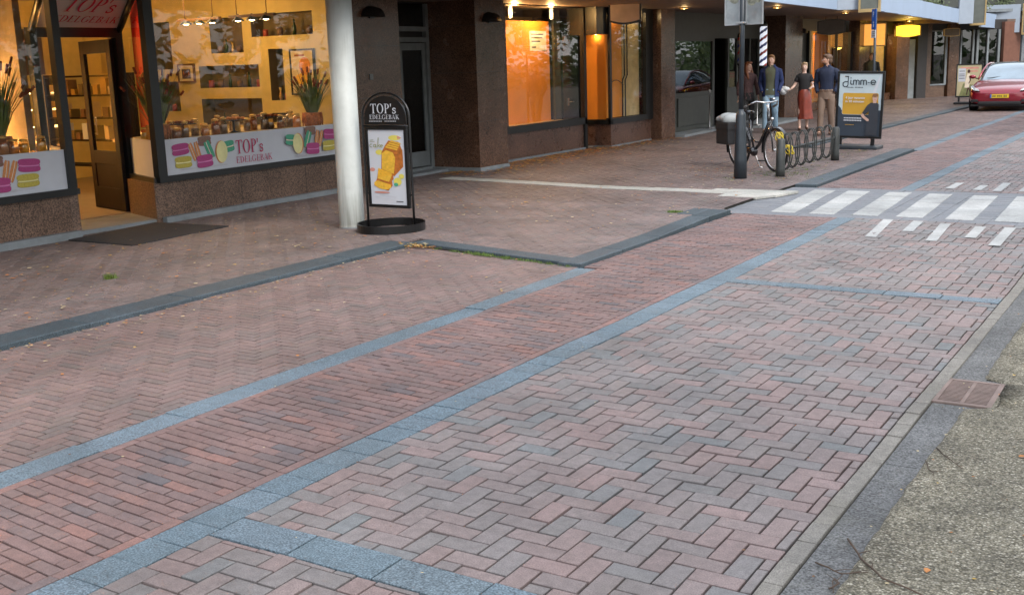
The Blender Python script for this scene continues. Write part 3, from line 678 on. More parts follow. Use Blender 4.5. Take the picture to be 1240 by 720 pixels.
# ---------------------------------------------------------- pastry shop
shop = thing('pastry_shop', 'pastry shop with open brown door, white macaron banners and warm yellow lit windows', 'shop', (F, 9, 0))
m = MB('mid_granite')
m.box(F-.12, F, 4, 8.16, 0, .535); m.box(F-.12, F, 9.53, 13.3, 0, .535)
m.wallseg((F-.01, 8.165), (-12.25, 8.55), 0, .535, -.1); m.wallseg((-12.22, 9.86), (F, 9.53), 0, .535, -.1)

for y_ in (5.2, 6.4, 7.5, 10.9, 12.2): m.box(F-.02, F+.0012, y_-.003, y_+.003, .01, .53, 'black_frame')
m.build('base_wall', shop, True)
m = MB('plinth_stone')
m.box(F, F+.09, 4, 8.22, 0, .115, bev=.006); m.box(F, F+.09, 9.49, 13.3, 0, .10, bev=.006); m.build('plinth', shop, True)
m = MB('brown_granite'); m.box(-11.95, F, 13.3, 14.62, 0, 3.0)
for z_ in (.62, 1.42, 2.22): m.box(F-.02, F+.0012, 13.3, 14.62, z_-.003, z_+.003, 'black_frame')
m.build('wall', shop, True)
# frames
m = MB('black_frame')
m.box(F-.05, F+.05, 4, 8.24, .535, .615); m.box(F-.05, F+.05, 9.47, 13.3, .535, .615)
m.box(F-.05, F+.05, 8.15, 8.25, .615, 3.02); m.box(F-.05, F+.05, 9.46, 9.60, .615, 3.02)
m.box(F-.05, F+.05, 13.22, 13.3, .615, 3.02); m.box(F-.05, F+.05, 5.6, 5.68, .615, 3.02)
m.wallseg((F-.01, 8.25), (-12.24, 8.63), .535, .60, -.06); m.wallseg((-12.24, 9.87), (F-.01, 9.50), .535, .60, -.06)
m.build('window_frame', shop, True)
m = MB('shop_glass')
for y0, y1 in ((4, 5.6), (5.68, 8.15), (9.60, 13.22)):
    m.box(F-.006, F+.002, y0, y1, 1.07, 3.02)
m.add([(F-.04, 8.22, 1.07), (-12.26, 8.60, 1.07), (-12.26, 8.60, 2.46), (F-.04, 8.22, 3.02)], [(0, 1, 2, 3)])
m.add([(F-.04, 9.52, 1.07), (-12.26, 9.90, 1.07), (-12.26, 9.90, 2.46), (F-.04, 9.52, 3.02)], [(0, 1, 2, 3)])
m.build('window_pane', shop, True)
def banner(y0, y1, parts):
    m = MB('white_print'); m.box(F-.03, F+.006, y0, y1, .615, 1.07)
    d = Decal((F+.0065, y0, .615), (0, 1, 0), (0, 0, 1), m); parts(d); m.build('banner', shop, True)
def right_banner(d):
    macarons(d, .22, .03, .42); 
    serif(d, "TOP", 1.24, .175, .185, 'print_red', .95); serif(d, "'s", 1.635, .175, .185, 'print_red', .95)
    serif(d, "EDELGEBAK", 1.22, .05, .088, 'print_red', 1.14)
    macarons(d, 3.19, .03, .42, True)
banner(9.60, 13.22, right_banner)
def left_banner(d):
    macarons(d, 2.05, .03, .42, True); serif(d, "TOP", -.55+.2, .175, .185, 'print_red', .95)
banner(5.68, 8.15, left_banner); banner(4, 5.6, lambda d: None)
m = MB('white_print'); m.wallseg((-12.23, 9.885), (F-.05, 9.515), .60, 1.07, -.02); m.build('side_banner', shop, True)
m = MB('white_print'); m.wallseg((F-.05, 8.235), (-12.22, 8.615), .60, 1.07, -.02); m.build('side_banner', shop, True)
# door portal with the leaning name board over it
m = MB('black_frame')
m.box(-12.36, -12.26, 8.56, 8.66, 0, 2.50); m.box(-12.36, -12.26, 9.82, 9.93, 0, 2.50); m.box(-12.36, -12.26, 8.66, 9.82, 2.38, 2.50)
m.tube([(-12.28, 8.60, 2.46), (F-.02, 8.20, 3.05)], .045, 6); m.tube([(-12.28, 9.90, 2.46), (F-.02, 9.52, 3.05)], .045, 6)
m.build('door_frame', shop, True)
m = MB('white_print')
A, B, C_, D_ = Vector((-12.24, 8.66, 2.50)), Vector((-12.24, 9.86, 2.50)), Vector((F-.08, 9.52, 3.08)), Vector((F-.08, 8.30, 3.08))
m.add([A, B, C_, D_, A+Vector((-.02, 0, .02)), B+Vector((-.02, 0, .02)), C_+Vector((-.02, 0, .02)), D_+Vector((-.02, 0, .02))], [(0, 1, 2, 3), (4, 7, 6, 5), (0, 3, 7, 4), (1, 5, 6, 2)])
Tn = (D_-A); Tn = Tn-Vector((0, 1, 0))*Tn.y
d = Decal(A+Vector((.001, 0, 0)), (0, 1, 0), Tn, m, base=.002)
serif(d, "EDELGEBAK", .13, .115, .125, 'print_red', 1.12, .12); serif(d, "TOP", .14, .335, .27, 'print_red', .95, .12); serif(d, "'s", .725, .335, .27, 'print_red', .9, .12)
m.build('name_board', shop, True)
# open door leaf
dr = MB('wood_dark'); lf = Matrix.Translation((-12.31, 9.80, .09)) @ Matrix.Rotation(math.atan2(.26, -1.0), 4, 'Z'); dr.T = lf
W_, H_ = .98, 2.27
for a in ((0, .13, 0, .05, 0, H_), (W_-.13, W_, 0, .05, 0, H_), (.13, W_-.13, 0, .05, H_-.17, H_), (.13, W_-.13, 0, .05, 0, .30), (.13, W_-.13, 0, .05, .62, .80)): dr.box(*a, bev=.006)
dr.box(.13, W_-.13, .015, .035, .30, .62)
o = dr.build('door', shop, True)
m = MB('shop_glass'); m.T = lf; m.box(.13, W_-.13, .022, .028, .80, H_-.17); m.build('pane', o, True)
m = MB('steel'); m.T = lf; m.tube([(W_-.07, -.05, 1.0), (W_-.07, -.05, 1.25)], .012, 8); m.tube([(W_-.07, 0, 1.02), (W_-.07, -.05, 1.02)], .01, 8); m.tube([(W_-.07, 0, 1.23), (W_-.07, -.05, 1.23)], .01, 8); m.build('handle', o, True)
# a round mark hung low on the door
m = MB('cream'); m.T = lf; d = Decal((.3, -.002, .40), (1, 0, 0), (0, 0, 1), m); d.ell(.10, .06, .075, .085, 'cream'); d.ring(.10, .06, (.06, .07), (.052, .062), 'wood_dark'); d.stroke([(.06, .04), (.08, .085), (.10, .045), (.12, .085), (.14, .04)], .01, 'wood_dark'); m.build('round_sticker', o, True)
m = MB('plinth_stone'); m.prism([(-11.42, 8.26), (-11.36, 9.48), (-12.30, 9.86), (-12.30, 8.6)], 0, .075); m.build('doorstep', shop, True)
# room
m = MB('shop_floor'); m.box(-17.5, -12.3, 3, 13.3, -.05, .085); m.box(-12.3, F-.12, 3, 8.2, -.05, .08); m.box(-12.2, F-.12, 9.9, 13.3, -.05, .08); m.build('floor', shop, True)
NICHES = [(-15.7, -15.18, 1.97, 2.76), (-14.22, -13.47, 2.20, 2.76), (-13.27, -11.95, 2.43, 2.78), (-14.55, -13.17, 1.64, 2.0), (-14.55, -13.15, 1.03, 1.46), (-12.93, -12.62, 1.42, 2.23), (-15.68, -15.08, 1.26, 1.76), (-12.95, -12.6, 1.07, 1.22)]
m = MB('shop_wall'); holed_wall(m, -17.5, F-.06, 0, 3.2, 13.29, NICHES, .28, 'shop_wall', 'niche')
m.add([(-17.5, 3, 0), (-17.5, 13.3, 0), (-17.5, 13.3, 3.2), (-17.5, 3, 3.2)], [(0, 1, 2, 3)]); m.add([(-17.5, 3, 0), (F, 3, 0), (F, 3, 3.2), (-17.5, 3, 3.2)], [(3, 2, 1, 0)])
m.box(-17.5, F-.06, 3, 13.6, 3.2, 3.25, 'cream'); m.build('inner_wall', shop, True)
m = MB('pier_grey'); m.wallseg((-12.45, 8.5), (-13.4, 8.8), 0, 3.2, -.08); m.wallseg((-12.5, 9.97), (-12.9, 10.2), .1, 3.2, -.08); m.build('inner_pier', shop, True)
m = MB('red_curtain')
vs = []; nn_ = 26
for i in range(nn_+1):
    t = i/nn_; x = -12.16+.66*t; y = 10.0-.27*t+.015*math.sin(i*2.1); vs += [(x, y, 1.05), (x, y, 3.1)]
m.add(vs, [(2*i, 2*i+2, 2*i+3, 2*i+1) for i in range(nn_)], 'red_curtain', True); m.build('curtain', shop, True)
m = MB('cream'); m.box(-12.7, F-.07, 9.95, 13.28, 1.0, 1.05); m.box(-12.5, F-.07, 4, 8.15, 1.0, 1.05); m.build('window_shelf', shop, True)
# ceiling-hung glow of the room
point((-13.2, 11.6, 2.95), 15, (1, .68, .32), .25, 'room_light', shop); point((-14.6, 6.2, 2.9), 9, (1, .58, .22), .25, 'room_light', shop); point((-15.3, 10.4, 2.9), 4, (1, .60, .25), .2, 'room_light', shop)

# things in the shop
def pendant(x, y, label):
    t = thing('lamp_bar', label, 'lamp', (x, y, 2.68), 0, 'lamp bars under the pastry shop ceiling')
    m = MB('wood_mid'); m.box(-.45, .45, -.03, .03, -.02, .02, bev=.005); m.tube([(-.3, 0, 0), (-.3, 0, .5)], .006, 6); m.tube([(.3, 0, 0), (.3, 0, .5)], .006, 6); m.build('bar', t)
    for k in (-.28, 0, .28):
        m = MB('dark_steel'); m.lathe([(.015, .03), (.03, .0), (.09, -.06), (.088, -.065), (.02, -.01)], (k, 0, 0), 14); s = m.build('lamp_shade', t)
        m = MB('bulb'); m.ell((k, 0, -.05), (.05, .05, .025), 10, 6); m.build('bulb', s)
        point((x+k, y, 2.58), 1.7, (1, .72, .36), .05, 'bulb_light', t)
pendant(-13.05, 12.0, 'left bar of three glowing lamps hanging inside the pastry shop window'); pendant(-11.95, 12.0, 'right bar of three glowing lamps hanging inside the pastry shop window, nearer the column')
def pic(x0, x1, z0, z1, label, inner, frame='wood_mid', y=13.27):
    t = thing('framed_picture', label, 'picture', ((x0+x1)/2, y, z0))
    m = MB(frame); w_ = x1-x0; h_ = z1-z0; f_ = .025
    for a in ((-w_/2, w_/2, 0, f_), (-w_/2, w_/2, h_-f_, h_), (-w_/2, -w_/2+f_, f_, h_-f_), (w_/2-f_, w_/2, f_, h_-f_)): m.box(a[0], a[1], -.02, .02, a[2], a[3])
    m.build('frame', t); m = MB('cream'); m.box(-w_/2+f_, w_/2-f_, -.008, .015, f_, h_-f_); d = Decal((-w_/2, -.0085, 0), (1, 0, 0), (0, 0, 1), m); inner(d, w_, h_); m.build('print', t)
mat('photo_dark', (.07,.025,.02), .5, var=.5, scale=30); mat('loaf', (.62,.22,.03), .6, var=.2, scale=20); mat('loaf_dark', (.30,.08,.015), .6, var=.2); mat('loaf_light', (.75,.40,.03), .6, var=.15, scale=40)
pic(-15.04, -14.64, 1.74, 2.05, 'small square framed photo in a pale mount on the yellow shop wall', lambda d, w_, h_: [d.rect(w_*.24, h_*.2, w_*.76, h_*.72, 'photo_dark')]+[d.ell(w_*(.34+.16*i), h_*.5, w_*.05, h_*.12, 'loaf_dark') for i in range(3)])
pic(-12.45, -11.94, 1.50, 2.21, 'black framed poster of a brown cake on the yellow shop wall', lambda d, w_, h_: [d.ell(w_*.6, h_*.62, w_*.24, h_*.2, 'loaf'), d.ell(w_*.45, h_*.35, w_*.27, h_*.12, 'loaf_light'), d.rect(w_*.2, h_*.84, w_*.6, h_*.88, 'loaf_dark')], 'black_metal')
pic(-14.9, -14.35, .35, .0+.75, 'low dark picture behind the shop counter', lambda d, w_, h_: [d.rect(w_*.1, h_*.1, w_*.9, h_*.9, 'photo_dark')]) if False else None
# bottles, pots and boxes in the niches
mat('bottle_green', (.03,.06,.03), .2); mat('pot_brown', (.16,.09,.05), .5, var=.3); mat('box_red', (.35,.06,.03), .5); mat('foil_gold', (.6,.4,.12), .3, .6)
ITEM = {'bottle': ([(.028, 0), (.03, .12), (.012, .17), (.012, .23)], 'bottle_green'), 'pot': ([(.03, 0), (.055, .05), (.05, .1), (.03, .13)], 'pot_brown'), 'tin': ([(.045, 0), (.045, .11), (.04, .115)], 'box_red'), 'vase': ([(.02, 0), (.04, .05), (.015, .14), (.03, .2)], 'foil_gold')}
WHERE = {1: 'upper middle wall niche', 2: 'long upper right wall niche', 3: 'middle wall niche', 4: 'low wall niche', 5: 'tall narrow wall niche', 6: 'wall niche behind the left plant'}
ORD = ['leftmost', 'second', 'third', 'fourth', 'fifth', 'sixth']
for ni, kinds in ((1, ['pot', 'bottle', 'vase', 'pot', 'vase']), (3, ['tin', 'pot', 'bottle', 'pot', 'bottle', 'tin']), (2, ['tin', 'pot', 'bottle', 'pot']), (4, ['bottle', 'pot']), (5, ['vase', 'tin']), (6, ['pot', 'tin', 'bottle'])):
    x0, x1, z0, z1 = NICHES[ni]
    for i, k in enumerate(kinds):
        pr, mm = ITEM[k]; x = x0+(x1-x0)*(i+.6)/(len(kinds)+.2); sc = min(1.0, (z1-z0)/.27)*rnd.uniform(.85, 1.1)
        m = MB(mm); m.lathe([(r*sc, z*sc) for r, z in pr], n=12); o = m.build(k); o.location = (x, 13.42, z0)
        tag(o, '%s ornament, a %s, in the %s' % (ORD[i], {'bottle': 'dark green bottle', 'pot': 'brown pot', 'tin': 'red tin', 'vase': 'gold vase'}[k], WHERE[ni]), k, 'ornaments in the shop niches')
def jar(x, y, lab, h=.17, r=.055, lid='foil_gold', fill='loaf'):
    t = thing('candy_jar', lab, 'jar', (x, y, 1.05), 0, 'jars and treats along the pastry shop window')
    m = MB('jar_glass'); m.lathe([(r, 0), (r*1.03, h*.5), (r*.8, h*.85)], n=14); m.build('glass_body', t)
    m = MB(fill); m.lathe([(r*.9, .005), (r*.9, h*rnd.uniform(.4, .75))], n=10); m.build('contents', t)
    m = MB(lid); m.lathe([(r*.8, h*.85), (r*.85, h*.95), (r*.2, h)], n=12); m.build('lid', t)
def stand(x, y, lab, top):
    t = thing('cake_stand', lab, 'cake stand', (x, y, 1.05), 0, 'cake stands in the pastry shop window')
    m = MB('black_metal'); m.lathe([(.08, 0), (.02, .03), (.018, .15), (.03, .17)], n=14); m.build('foot', t)
    m = MB('black_metal'); m.lathe([(.02, .165), (.19, .17), (.19, .18), (.02, .18)], n=20); m.build('plate', t)
    m = MB(top); 
    for i in range(9): a = i*2.4; r = .03+.014*i; m.ell((r*math.cos(a), r*math.sin(a), .2), (.035, .03, .022), 8, 5)
    m.build('pastries', t)
P3 = ['far left', 'left', 'middle', 'right', 'far right']
stand(-11.75, 10.35, 'black cake stand at the left of the window beside the tall jars', 'loaf_dark'); stand(-11.72, 11.25, 'black cake stand with a heap of golden pastries above the shop name', 'loaf'); stand(-11.8, 12.0, 'black cake stand right of the golden pastries with dark treats', 'loaf_dark')
for i, (x, y) in enumerate([(-11.5, 9.72), (-11.55, 9.86), (-11.5, 10.02), (-11.5, 10.17), (-11.48, 10.5), (-11.52, 10.72), (-11.5, 10.85), (-12.1, 11.6), (-12.0, 11.78), (-11.5, 12.3), (-11.75, 12.42)]):
    jar(x, y, ['glass jar of orange sweets right beside the black corner post', 'second jar from the corner post in the right shop window', 'third jar from the corner post in the right shop window', 'jar just left of the first black cake stand', 'jar just right of the first black cake stand', 'tall jar with gold lid left of the shop name', 'low jar above the first letters of the banner', 'jar standing back behind the golden pastries', 'jar standing back between two cake stands', 'jar right of the third cake stand at the front', 'jar beside the plant basket in the right window'][i], rnd.uniform(.15, .26), rnd.uniform(.05, .065), fill=rnd.choice(['loaf', 'loaf_dark', 'leaf_yellow', 'pot_brown']))
for i in range(14): jar(-11.78-.05*(i % 2), 9.75+i*.21 if i < 7 else 11.4+(i-7)*.17, 'glass jar of biscuits in the second row behind the front jars', rnd.uniform(.16, .27), rnd.uniform(.05, .065), fill=rnd.choice(['loaf', 'loaf_dark', 'leaf_yellow', 'pot_brown']))
for i in range(7):
    jar(-11.5-.05*(i % 3), 7.05+i*.16, ['jar at the very left edge of the photo', 'second jar from the left edge in the left shop window', 'third jar from the left edge in the left shop window', 'jar in front of the reeds in the left shop window', 'jar right of the reeds in the left shop window', 'second jar from the left window post', 'jar right beside the left window post'][i], rnd.uniform(.16, .27), .06, fill=rnd.choice(['loaf', 'leaf_orange', 'loaf_light']))
mat('reed_green', (.10,.15,.04), .6, var=.3); mat('reed_head', (.20,.045,.02), .8, var=.3); mat('basket', (.40,.13,.035), .7, var=.4, scale=40, bump=.5)
def reeds(x, y, label, n=150, h=.75):
    t = thing('reed_arrangement', label, 'plant', (x, y, 1.05), 0, 'reed arrangements in the pastry shop windows')
    m = MB('basket'); m.lathe([(.12, 0), (.15, .1), (.14, .2), (.12, .2)], n=16)
    for i in range(12): a = i*.52; m.tube([(.15*math.cos(a), .15*math.sin(a), 0), (.155*math.cos(a+.2), .155*math.sin(a+.2), .1), (.145*math.cos(a), .145*math.sin(a), .2)], .008, 5)
    m.build('basket', t)
    m = MB('reed_green'); hd = MB('reed_head')
    for i in range(n):
        a = rnd.uniform(0, 6.3); sp = rnd.uniform(.02, .40); l = rnd.uniform(.55, 1)*h; w_ = .011
        b = Vector((math.cos(a)*.06, math.sin(a)*.06, .15)); mid = b+Vector((math.cos(a)*sp*.4, math.sin(a)*sp*.4, l*.55)); e = b+Vector((math.cos(a)*sp, math.sin(a)*sp, l))
        sd_ = Vector((-math.sin(a), math.cos(a), 0))*w_
        m.add([b-sd_, b+sd_, mid+sd_*.9, mid-sd_*.9, e], [(0, 1, 2, 3), (3, 2, 4)])
        if i % 6 == 0: hd.tube([e-(e-mid)*.25, e], .016, 7)
    m.build('leaves', t); hd.build('seed_heads', t)
reeds(-11.62, 12.78, 'green reeds in a red woven basket at the right end of the window'); reeds(-11.62, 9.83, 'green reeds beside the corner post in front of the red curtain', 160, .8); reeds(-11.72, 7.62, 'tall green and brown reeds in the left shop window', 180, .95)
# counter with glass shelves deep in the left window, their lit look a glow in the material, and shelving seen through the door
t = thing('display_cabinet', 'lit glass cake display with shelves inside the left shop window', 'cabinet', (-13.9, 8.5, .085))
m = MB('wood_mid'); m.box(-.35, .35, -1.3, 1.0, 0, .9); m.build('body', t)
for z in (1.15, 1.38, 1.60):
    m = MB('glow_warm'); m.box(-.3, .3, -1.3, .9, z, z+.012); m.build('shelf', t)  # shelf slabs glow by themselves in place of light falling on them
m = MB('wood_mid'); m.box(-.5, .4, -1.4, 1.1, 1.85, 2.45); m.build('canopy', t)
t = thing('wall_shelf', 'brown shelf rack stacked with boxes behind the open shop door', 'shelf', (-15.2, 11.4, .085))
m = MB('wood_dark'); 
for z in (.4, .8, 1.15, 1.5, 1.8): m.box(-.9, .9, 0, .3, z, z+.03)
m.box(-.92, -.88, 0, .32, 0, 1.85); m.box(.88, .92, 0, .32, 0, 1.85); m.build('rack', t)
for z in (.83, 1.18, 1.53):
    for k in range(9):
        m = MB('cream')
        if rnd.random() < .85: m.box(-.82+k*.18, -.82+k*.18+rnd.uniform(.08, .15), .03, .2, z, z+rnd.uniform(.08, .26), rnd.choice(['cream', 'pot_brown', 'photo_dark', 'foil_gold', 'white_print', 'niche'])); m.build('box', t)
tag(MB('mat_rubber').prism([(-11.16, 7.98), (-11.34, 9.40), (-10.13, 9.50), (-10.05, 7.98)], .03, .045).build('door_mat'), 'black rubber door mat in front of the open pastry shop door', 'door mat')
# wall plate and half-round wall lamps
tag(MB('grey_frame').box(F, F+.02, 13.80, 13.88, 1.70, 1.79, bev=.004).build('doorbell_panel'), 'small pale bell plate on the brown granite wall left of the grey door', 'doorbell')
def walllamp(x, y, z, label):
    t = thing('wall_lamp', label, 'lamp', (x, y, z), 0, 'half round wall lamps along the arcade')
    m = MB('black_metal'); n = 16; vs = [(0, -.24, 0)]
    prof = [(math.cos(R(180*i/n))*.24, math.sin(R(180*i/n))*.17) for i in range(n+1)]
    vs = [(0, a, b) for a, b in prof]+[(.13, a*.8, b*.8) for a, b in prof]
    m.add(vs, [(i, i+1, n+2+i, n+1+i) for i in range(n)]+[list(range(n+1, 2*n+2))]+[(0, n, 2*n+1, n+1)], None, True); m.build('shade', t)
    m = MB('dark_steel'); m.box(0, .03, -.06, .06, -.02, .0); m.build('back_plate', t)
walllamp(F, 13.93, 2.66, 'half round black wall lamp on the granite beside the white column'); walllamp(-10.865, 16.65, 2.60, 'half round black wall lamp on the pier left of the orange window'); 

# ---------------------------------------------------------- house entrance and pier
ent = thing('house_entrance', 'brown granite entrance with grey framed glass door between the pastry shop and the orange window', 'building', (-11.9, 15.9, 0))
m = MB('dark_wall'); m.box(-12.2, -11.97, 14.62, 16.2, 0, 3.0); m.build('back_wall', ent, True)
m = MB('grey_frame'); X = -11.95
for a in ((15.22, 15.31, .1, 2.95), (16.12, 16.2, .1, 2.95), (15.31, 16.12, 2.30, 2.38), (15.31, 16.12, 2.48, 2.56), (15.31, 16.12, .06, .12)): m.box(X, X+.09, a[0], a[1], a[2], a[3], bev=.004)
m.build('door_frame', ent, True)
m = MB('grey_frame')
for a in ((15.33, 15.44, .14, 2.28), (16.02, 16.10, .14, 2.28), (15.44, 16.02, .14, .40), (15.44, 16.02, 2.16, 2.28)): m.box(X+.01, X+.06, *a, bev=.004)
o = m.build('door', ent, True); m = MB('dark_glass'); m.box(X+.03, X+.035, 15.44, 16.02, .40, 2.16); m.build('pane', o, True)
m = MB('dark_glass'); m.box(X+.03, X+.035, 15.31, 16.12, 2.56, 2.95); m.build('transom_pane', ent, True)
m = MB('plinth_stone'); m.box(-11.95, -11.55, 14.62, 16.2, 0, .07); m.build('doorstep', ent, True)
m = MB('brown_granite'); m.box(-12.1, -10.87, 16.2, 17.13, .10, 3.0)
for z_ in (.9, 1.75, 2.55): m.box(-12.1, -10.8688, 16.1988, 17.13, z_-.003, z_+.003, 'black_frame')
m.build('pier', ent, True)
m = MB('plinth_stone'); m.box(-12.1, -10.85, 16.18, 17.14, 0, .10, bev=.005); m.build('plinth', ent, True)

# ---------------------------------------------------------- orange window shop
sh2 = thing('corner_shop', 'closed shop with orange backed windows, dark door and brown granite base', 'shop', (-11.4, 20, 0)); X = -11.42
m = MB('plinth_granite'); m.box(X-.2, X, 17.13, 21.05, .06, .56); m.build('base_wall', sh2, True); m = MB('plinth_granite'); m.prism([(-11.06, 21.62), (-11.10, 23.75), (-11.5, 23.75), (-11.72, 21.62)], .06, .52); m.build('base_wall', sh2, True)
m = MB('plinth_stone'); m.box(X, X+.05, 17.14, 21.08, 0, .07); m.prism([(-11.02, 21.58), (-11.06, 23.7), (-11.5, 23.7), (-11.75, 21.58)], 0, .06); m.build('plinth', sh2, True)
m = MB('black_frame')
m.box(X-.05, X+.05, 17.13, 21.12, .56, .70); m.box(X-.05, X+.04, 17.13, 17.92, .70, 3.0) if False else None
m.box(X-.05, X+.05, 17.13, 17.97, .70, 3.0, 'brown_granite'); m.box(X-.05, X+.05, 21.04, 21.14, .0, 3.0); m.box(X-.05, X+.05, 17.97, 21.04, 2.96, 3.02)
m.box(-11.09, -11.03, 21.57, 21.65, .52, 2.95); m.box(-11.12, -11.04, 23.38, 23.75, .52, 3.0); m.box(-11.12, -11.03, 21.6, 23.4, .52, .64); m.box(-11.12, -11.03, 21.6, 23.4, 2.90, 3.0)
m.prism([(-11.03, 21.57), (-11.06, 21.66), (-11.72, 21.66), (-11.72, 21.57)], .52, .62)
m.box(-11.8, -11.1, 21.10, 21.62, 2.42, 3.0); m.build('window_frame', sh2, True)
m = MB('shop_glass'); m.box(X-.004, X, 17.97, 21.04, .70, 2.96); m.add([(-11.07, 21.65, .64), (-11.08, 23.38, .64), (-11.08, 23.38, 2.9), (-11.07, 21.65, 2.9)], [(0, 1, 2, 3)]); m.add([(-11.72, 21.60, .62), (-11.09, 21.60, .62), (-11.09, 21.60, 2.42), (-11.72, 21.60, 2.42)], [(0, 1, 2, 3)]); m.build('window_pane', sh2, True)
m = MB('black_frame'); m.box(-12.0, -11.95, 21.15, 22.05, .05, 2.45); o = m.build('door', sh2, True)
m = MB('steel'); m.tube([(-11.93, 21.35, 1.02), (-11.88, 21.35, 1.02), (-11.88, 21.47, 1.02)], .012, 8); m.box(-11.95, -11.935, 21.32, 21.37, .94, 1.10); m.build('handle', o, True)
m = MB('cream'); m.box(-14.5, -14.4, 17.1, 24, 0, 3.0); m.box(-14.5, -11.5, 17.13, 17.2, 0, 3.0); m.box(-14.5, -11.5, 24.0, 24.05, 0, 3.0, 'dark_wall'); m.box(-14.5, X-.06, 17.13, 24, 2.97, 3.02, 'dark_wall'); m.box(-14.5, X-.06, 17.13, 24, 0, .05, 'shop_floor'); m.box(X-.9, X-.06, 17.2, 21.0, .60, .66); m.build('inner_wall', sh2, True)
m = MB('orange_board'); m.box(-12.1, -12.05, 18.0, 20.75, .66, 2.72); m.build('display_board', sh2, True)
m = MB('orange_board'); m.box(-11.24, -11.22, 21.74, 22.50, .64, 2.88); m.build('display_board', sh2, True)
m = MB('orange_board'); m.box(-11.72, -11.245, 21.74, 21.76, .62, 2.42); m.build('display_board', sh2, True)
m = MB('pale_yellow'); m.box(-11.24, -11.22, 22.52, 23.38, .64, 2.88); m.build('display_board', sh2, True)
m = MB('dark_wall'); m.box(-12.0, -11.95, 20.78, 21.04, .66, 2.96, 'grey_panel'); m.box(-11.75, -11.7, 20.75, 21.0, .66, .70); m.build('dark_panel', sh2, True)
point((-11.55, 18.6, 2.84), 24, (1, .60, .22), .04, 'window_spot', sh2); point((-11.55, 20.0, 2.84), 22, (1, .60, .22), .04, 'window_spot', sh2); point((-11.15, 22.1, 2.84), 1.6, (1, .62, .25), .02, 'window_spot', sh2); point((-11.15, 23.0, 2.84), 1.6, (1, .72, .36), .02, 'window_spot', sh2); point((-11.42, 21.68, 2.38), .9, (1, .60, .22), .02, 'window_spot', sh2)
for y, lb in ((18.75, 'left white ceiling spot at the top of the orange window'), (20.35, 'right white ceiling spot at the top of the orange window')):
    t = thing('ceiling_spot', lb, 'lamp', (-11.75, y, 2.97), 0, 'white spots in the orange window'); m = MB('white_print'); m.lathe([(.045, 0), (.045, -.22), (.03, -.22)], n=14); m.build('housing', t)
    m = MB('bulb'); m.lathe([(.028, -.222), (.001, -.224)], n=12); m.build('bulb', t)
t = thing('paper_notice', 'white paper notice with a few lines of text in the orange window', 'notice', (-12.043, 20.28, 2.12)); mat('ink', (.03,.03,.035), .5); mat('paper', (.78,.76,.68), .6, var=.03)
m = MB('paper'); m.box(-.004, .0, -.34, .34, 0, .40); d = Decal((0, -.34, 0), (0, 1, 0), (0, 0, 1), m, base=.001)
for i, (l, z) in enumerate(((.50, .32), (.46, .25), (.40, .18), (.22, .06))): 
    for k in range(int(l/.045)): d.rect(.07+k*.045, z, .07+k*.045+.034, z+.028, 'ink')
m.build('sheet', t)
t = thing('wall_hose', 'thin dark curved cable hanging across the orange bay window', 'cable', (-11.17, 21.78, 1.35)); m = MB('black_metal')
m.tube([(0, .07*i, .10*math.sin(i*.33)+.0) for i in range(11)], .008, 6); m.build('cable', t)
t = thing('drain_pipe', 'pair of thin dark pipes with a joint in the pale bay window', 'pipe', (-11.18, 22.55, .64)); m = MB('black_metal')
for dy in (0, .14): m.tube([(0, dy, .9), (0, dy, 2.25)], .014, 6); m.tube([(0, dy-.1, 0), (0, dy-.1, .8), (0, dy, .9)], .014, 6)
m.build('pipes', t)
m = MB('brown_granite'); m.box(-11.8, -10.83, 23.75, 24.52, .0, 3.0); tag(m.build('granite_pier'), 'polished brown granite pier right of the bay window under the arcade', 'pier')
def hangsign(p0, w_, h_, face, frame, label, rz=0, name='hanging_sign', emit=None, cat='sign', ln=None, lip=.06):
    t = thing(name, label, cat, p0, rz); n = 14
    out = [(-w_/2, h_*.12)]+[(-w_/2+w_*i/n, -lip*math.sin(math.pi*i/n)) for i in range(n+1)]+[(w_/2, h_*.12), (w_/2, h_-lip*.3)]+[(w_/2-w_*i/n, h_+lip*math.sin(math.pi*i/n)) for i in range(n+1)]+[(-w_/2, h_-lip*.3)]
    cx = sum(p[0] for p in out)/len(out); cz = sum(p[1] for p in out)/len(out)
    m = MB(frame); vs = [(a, -.07, b) for a, b in out]+[(a, .07, b) for a, b in out]; k = len(out)
    m.add(vs, [list(range(k)), list(range(k, 2*k))[::-1]]+[(i, k+i, k+(i+1) % k, (i+1) % k) for i in range(k)]); m.build('box', t)
    m = MB(face)
    for s_, yy in ((1, -.074), (-1, .074)):
        vs = [((a-cx)*.90+cx, yy, (b-cz)*.84+cz) for a, b in out]; m.add(vs, [list(range(k))[::s_]])
    m.build('face', t); m = MB('black_metal'); m.tube([(-w_*.2, 0, h_), (-w_*.2, 0, h_+.3)], .012, 6); m.tube([(w_*.2, 0, h_), (w_*.2, 0, h_+.3)], .012, 6); m.build('bracket', t); return t
mat('sign_brown', (.34,.26,.23), .5); mat('sign_dim', (.10,.085,.07), .5)
hangsign((-10.35, 20.95, 2.64), .66, .38, 'sign_brown', 'black_metal', 'blank brown hanging sign box in front of the bay window', R(20))

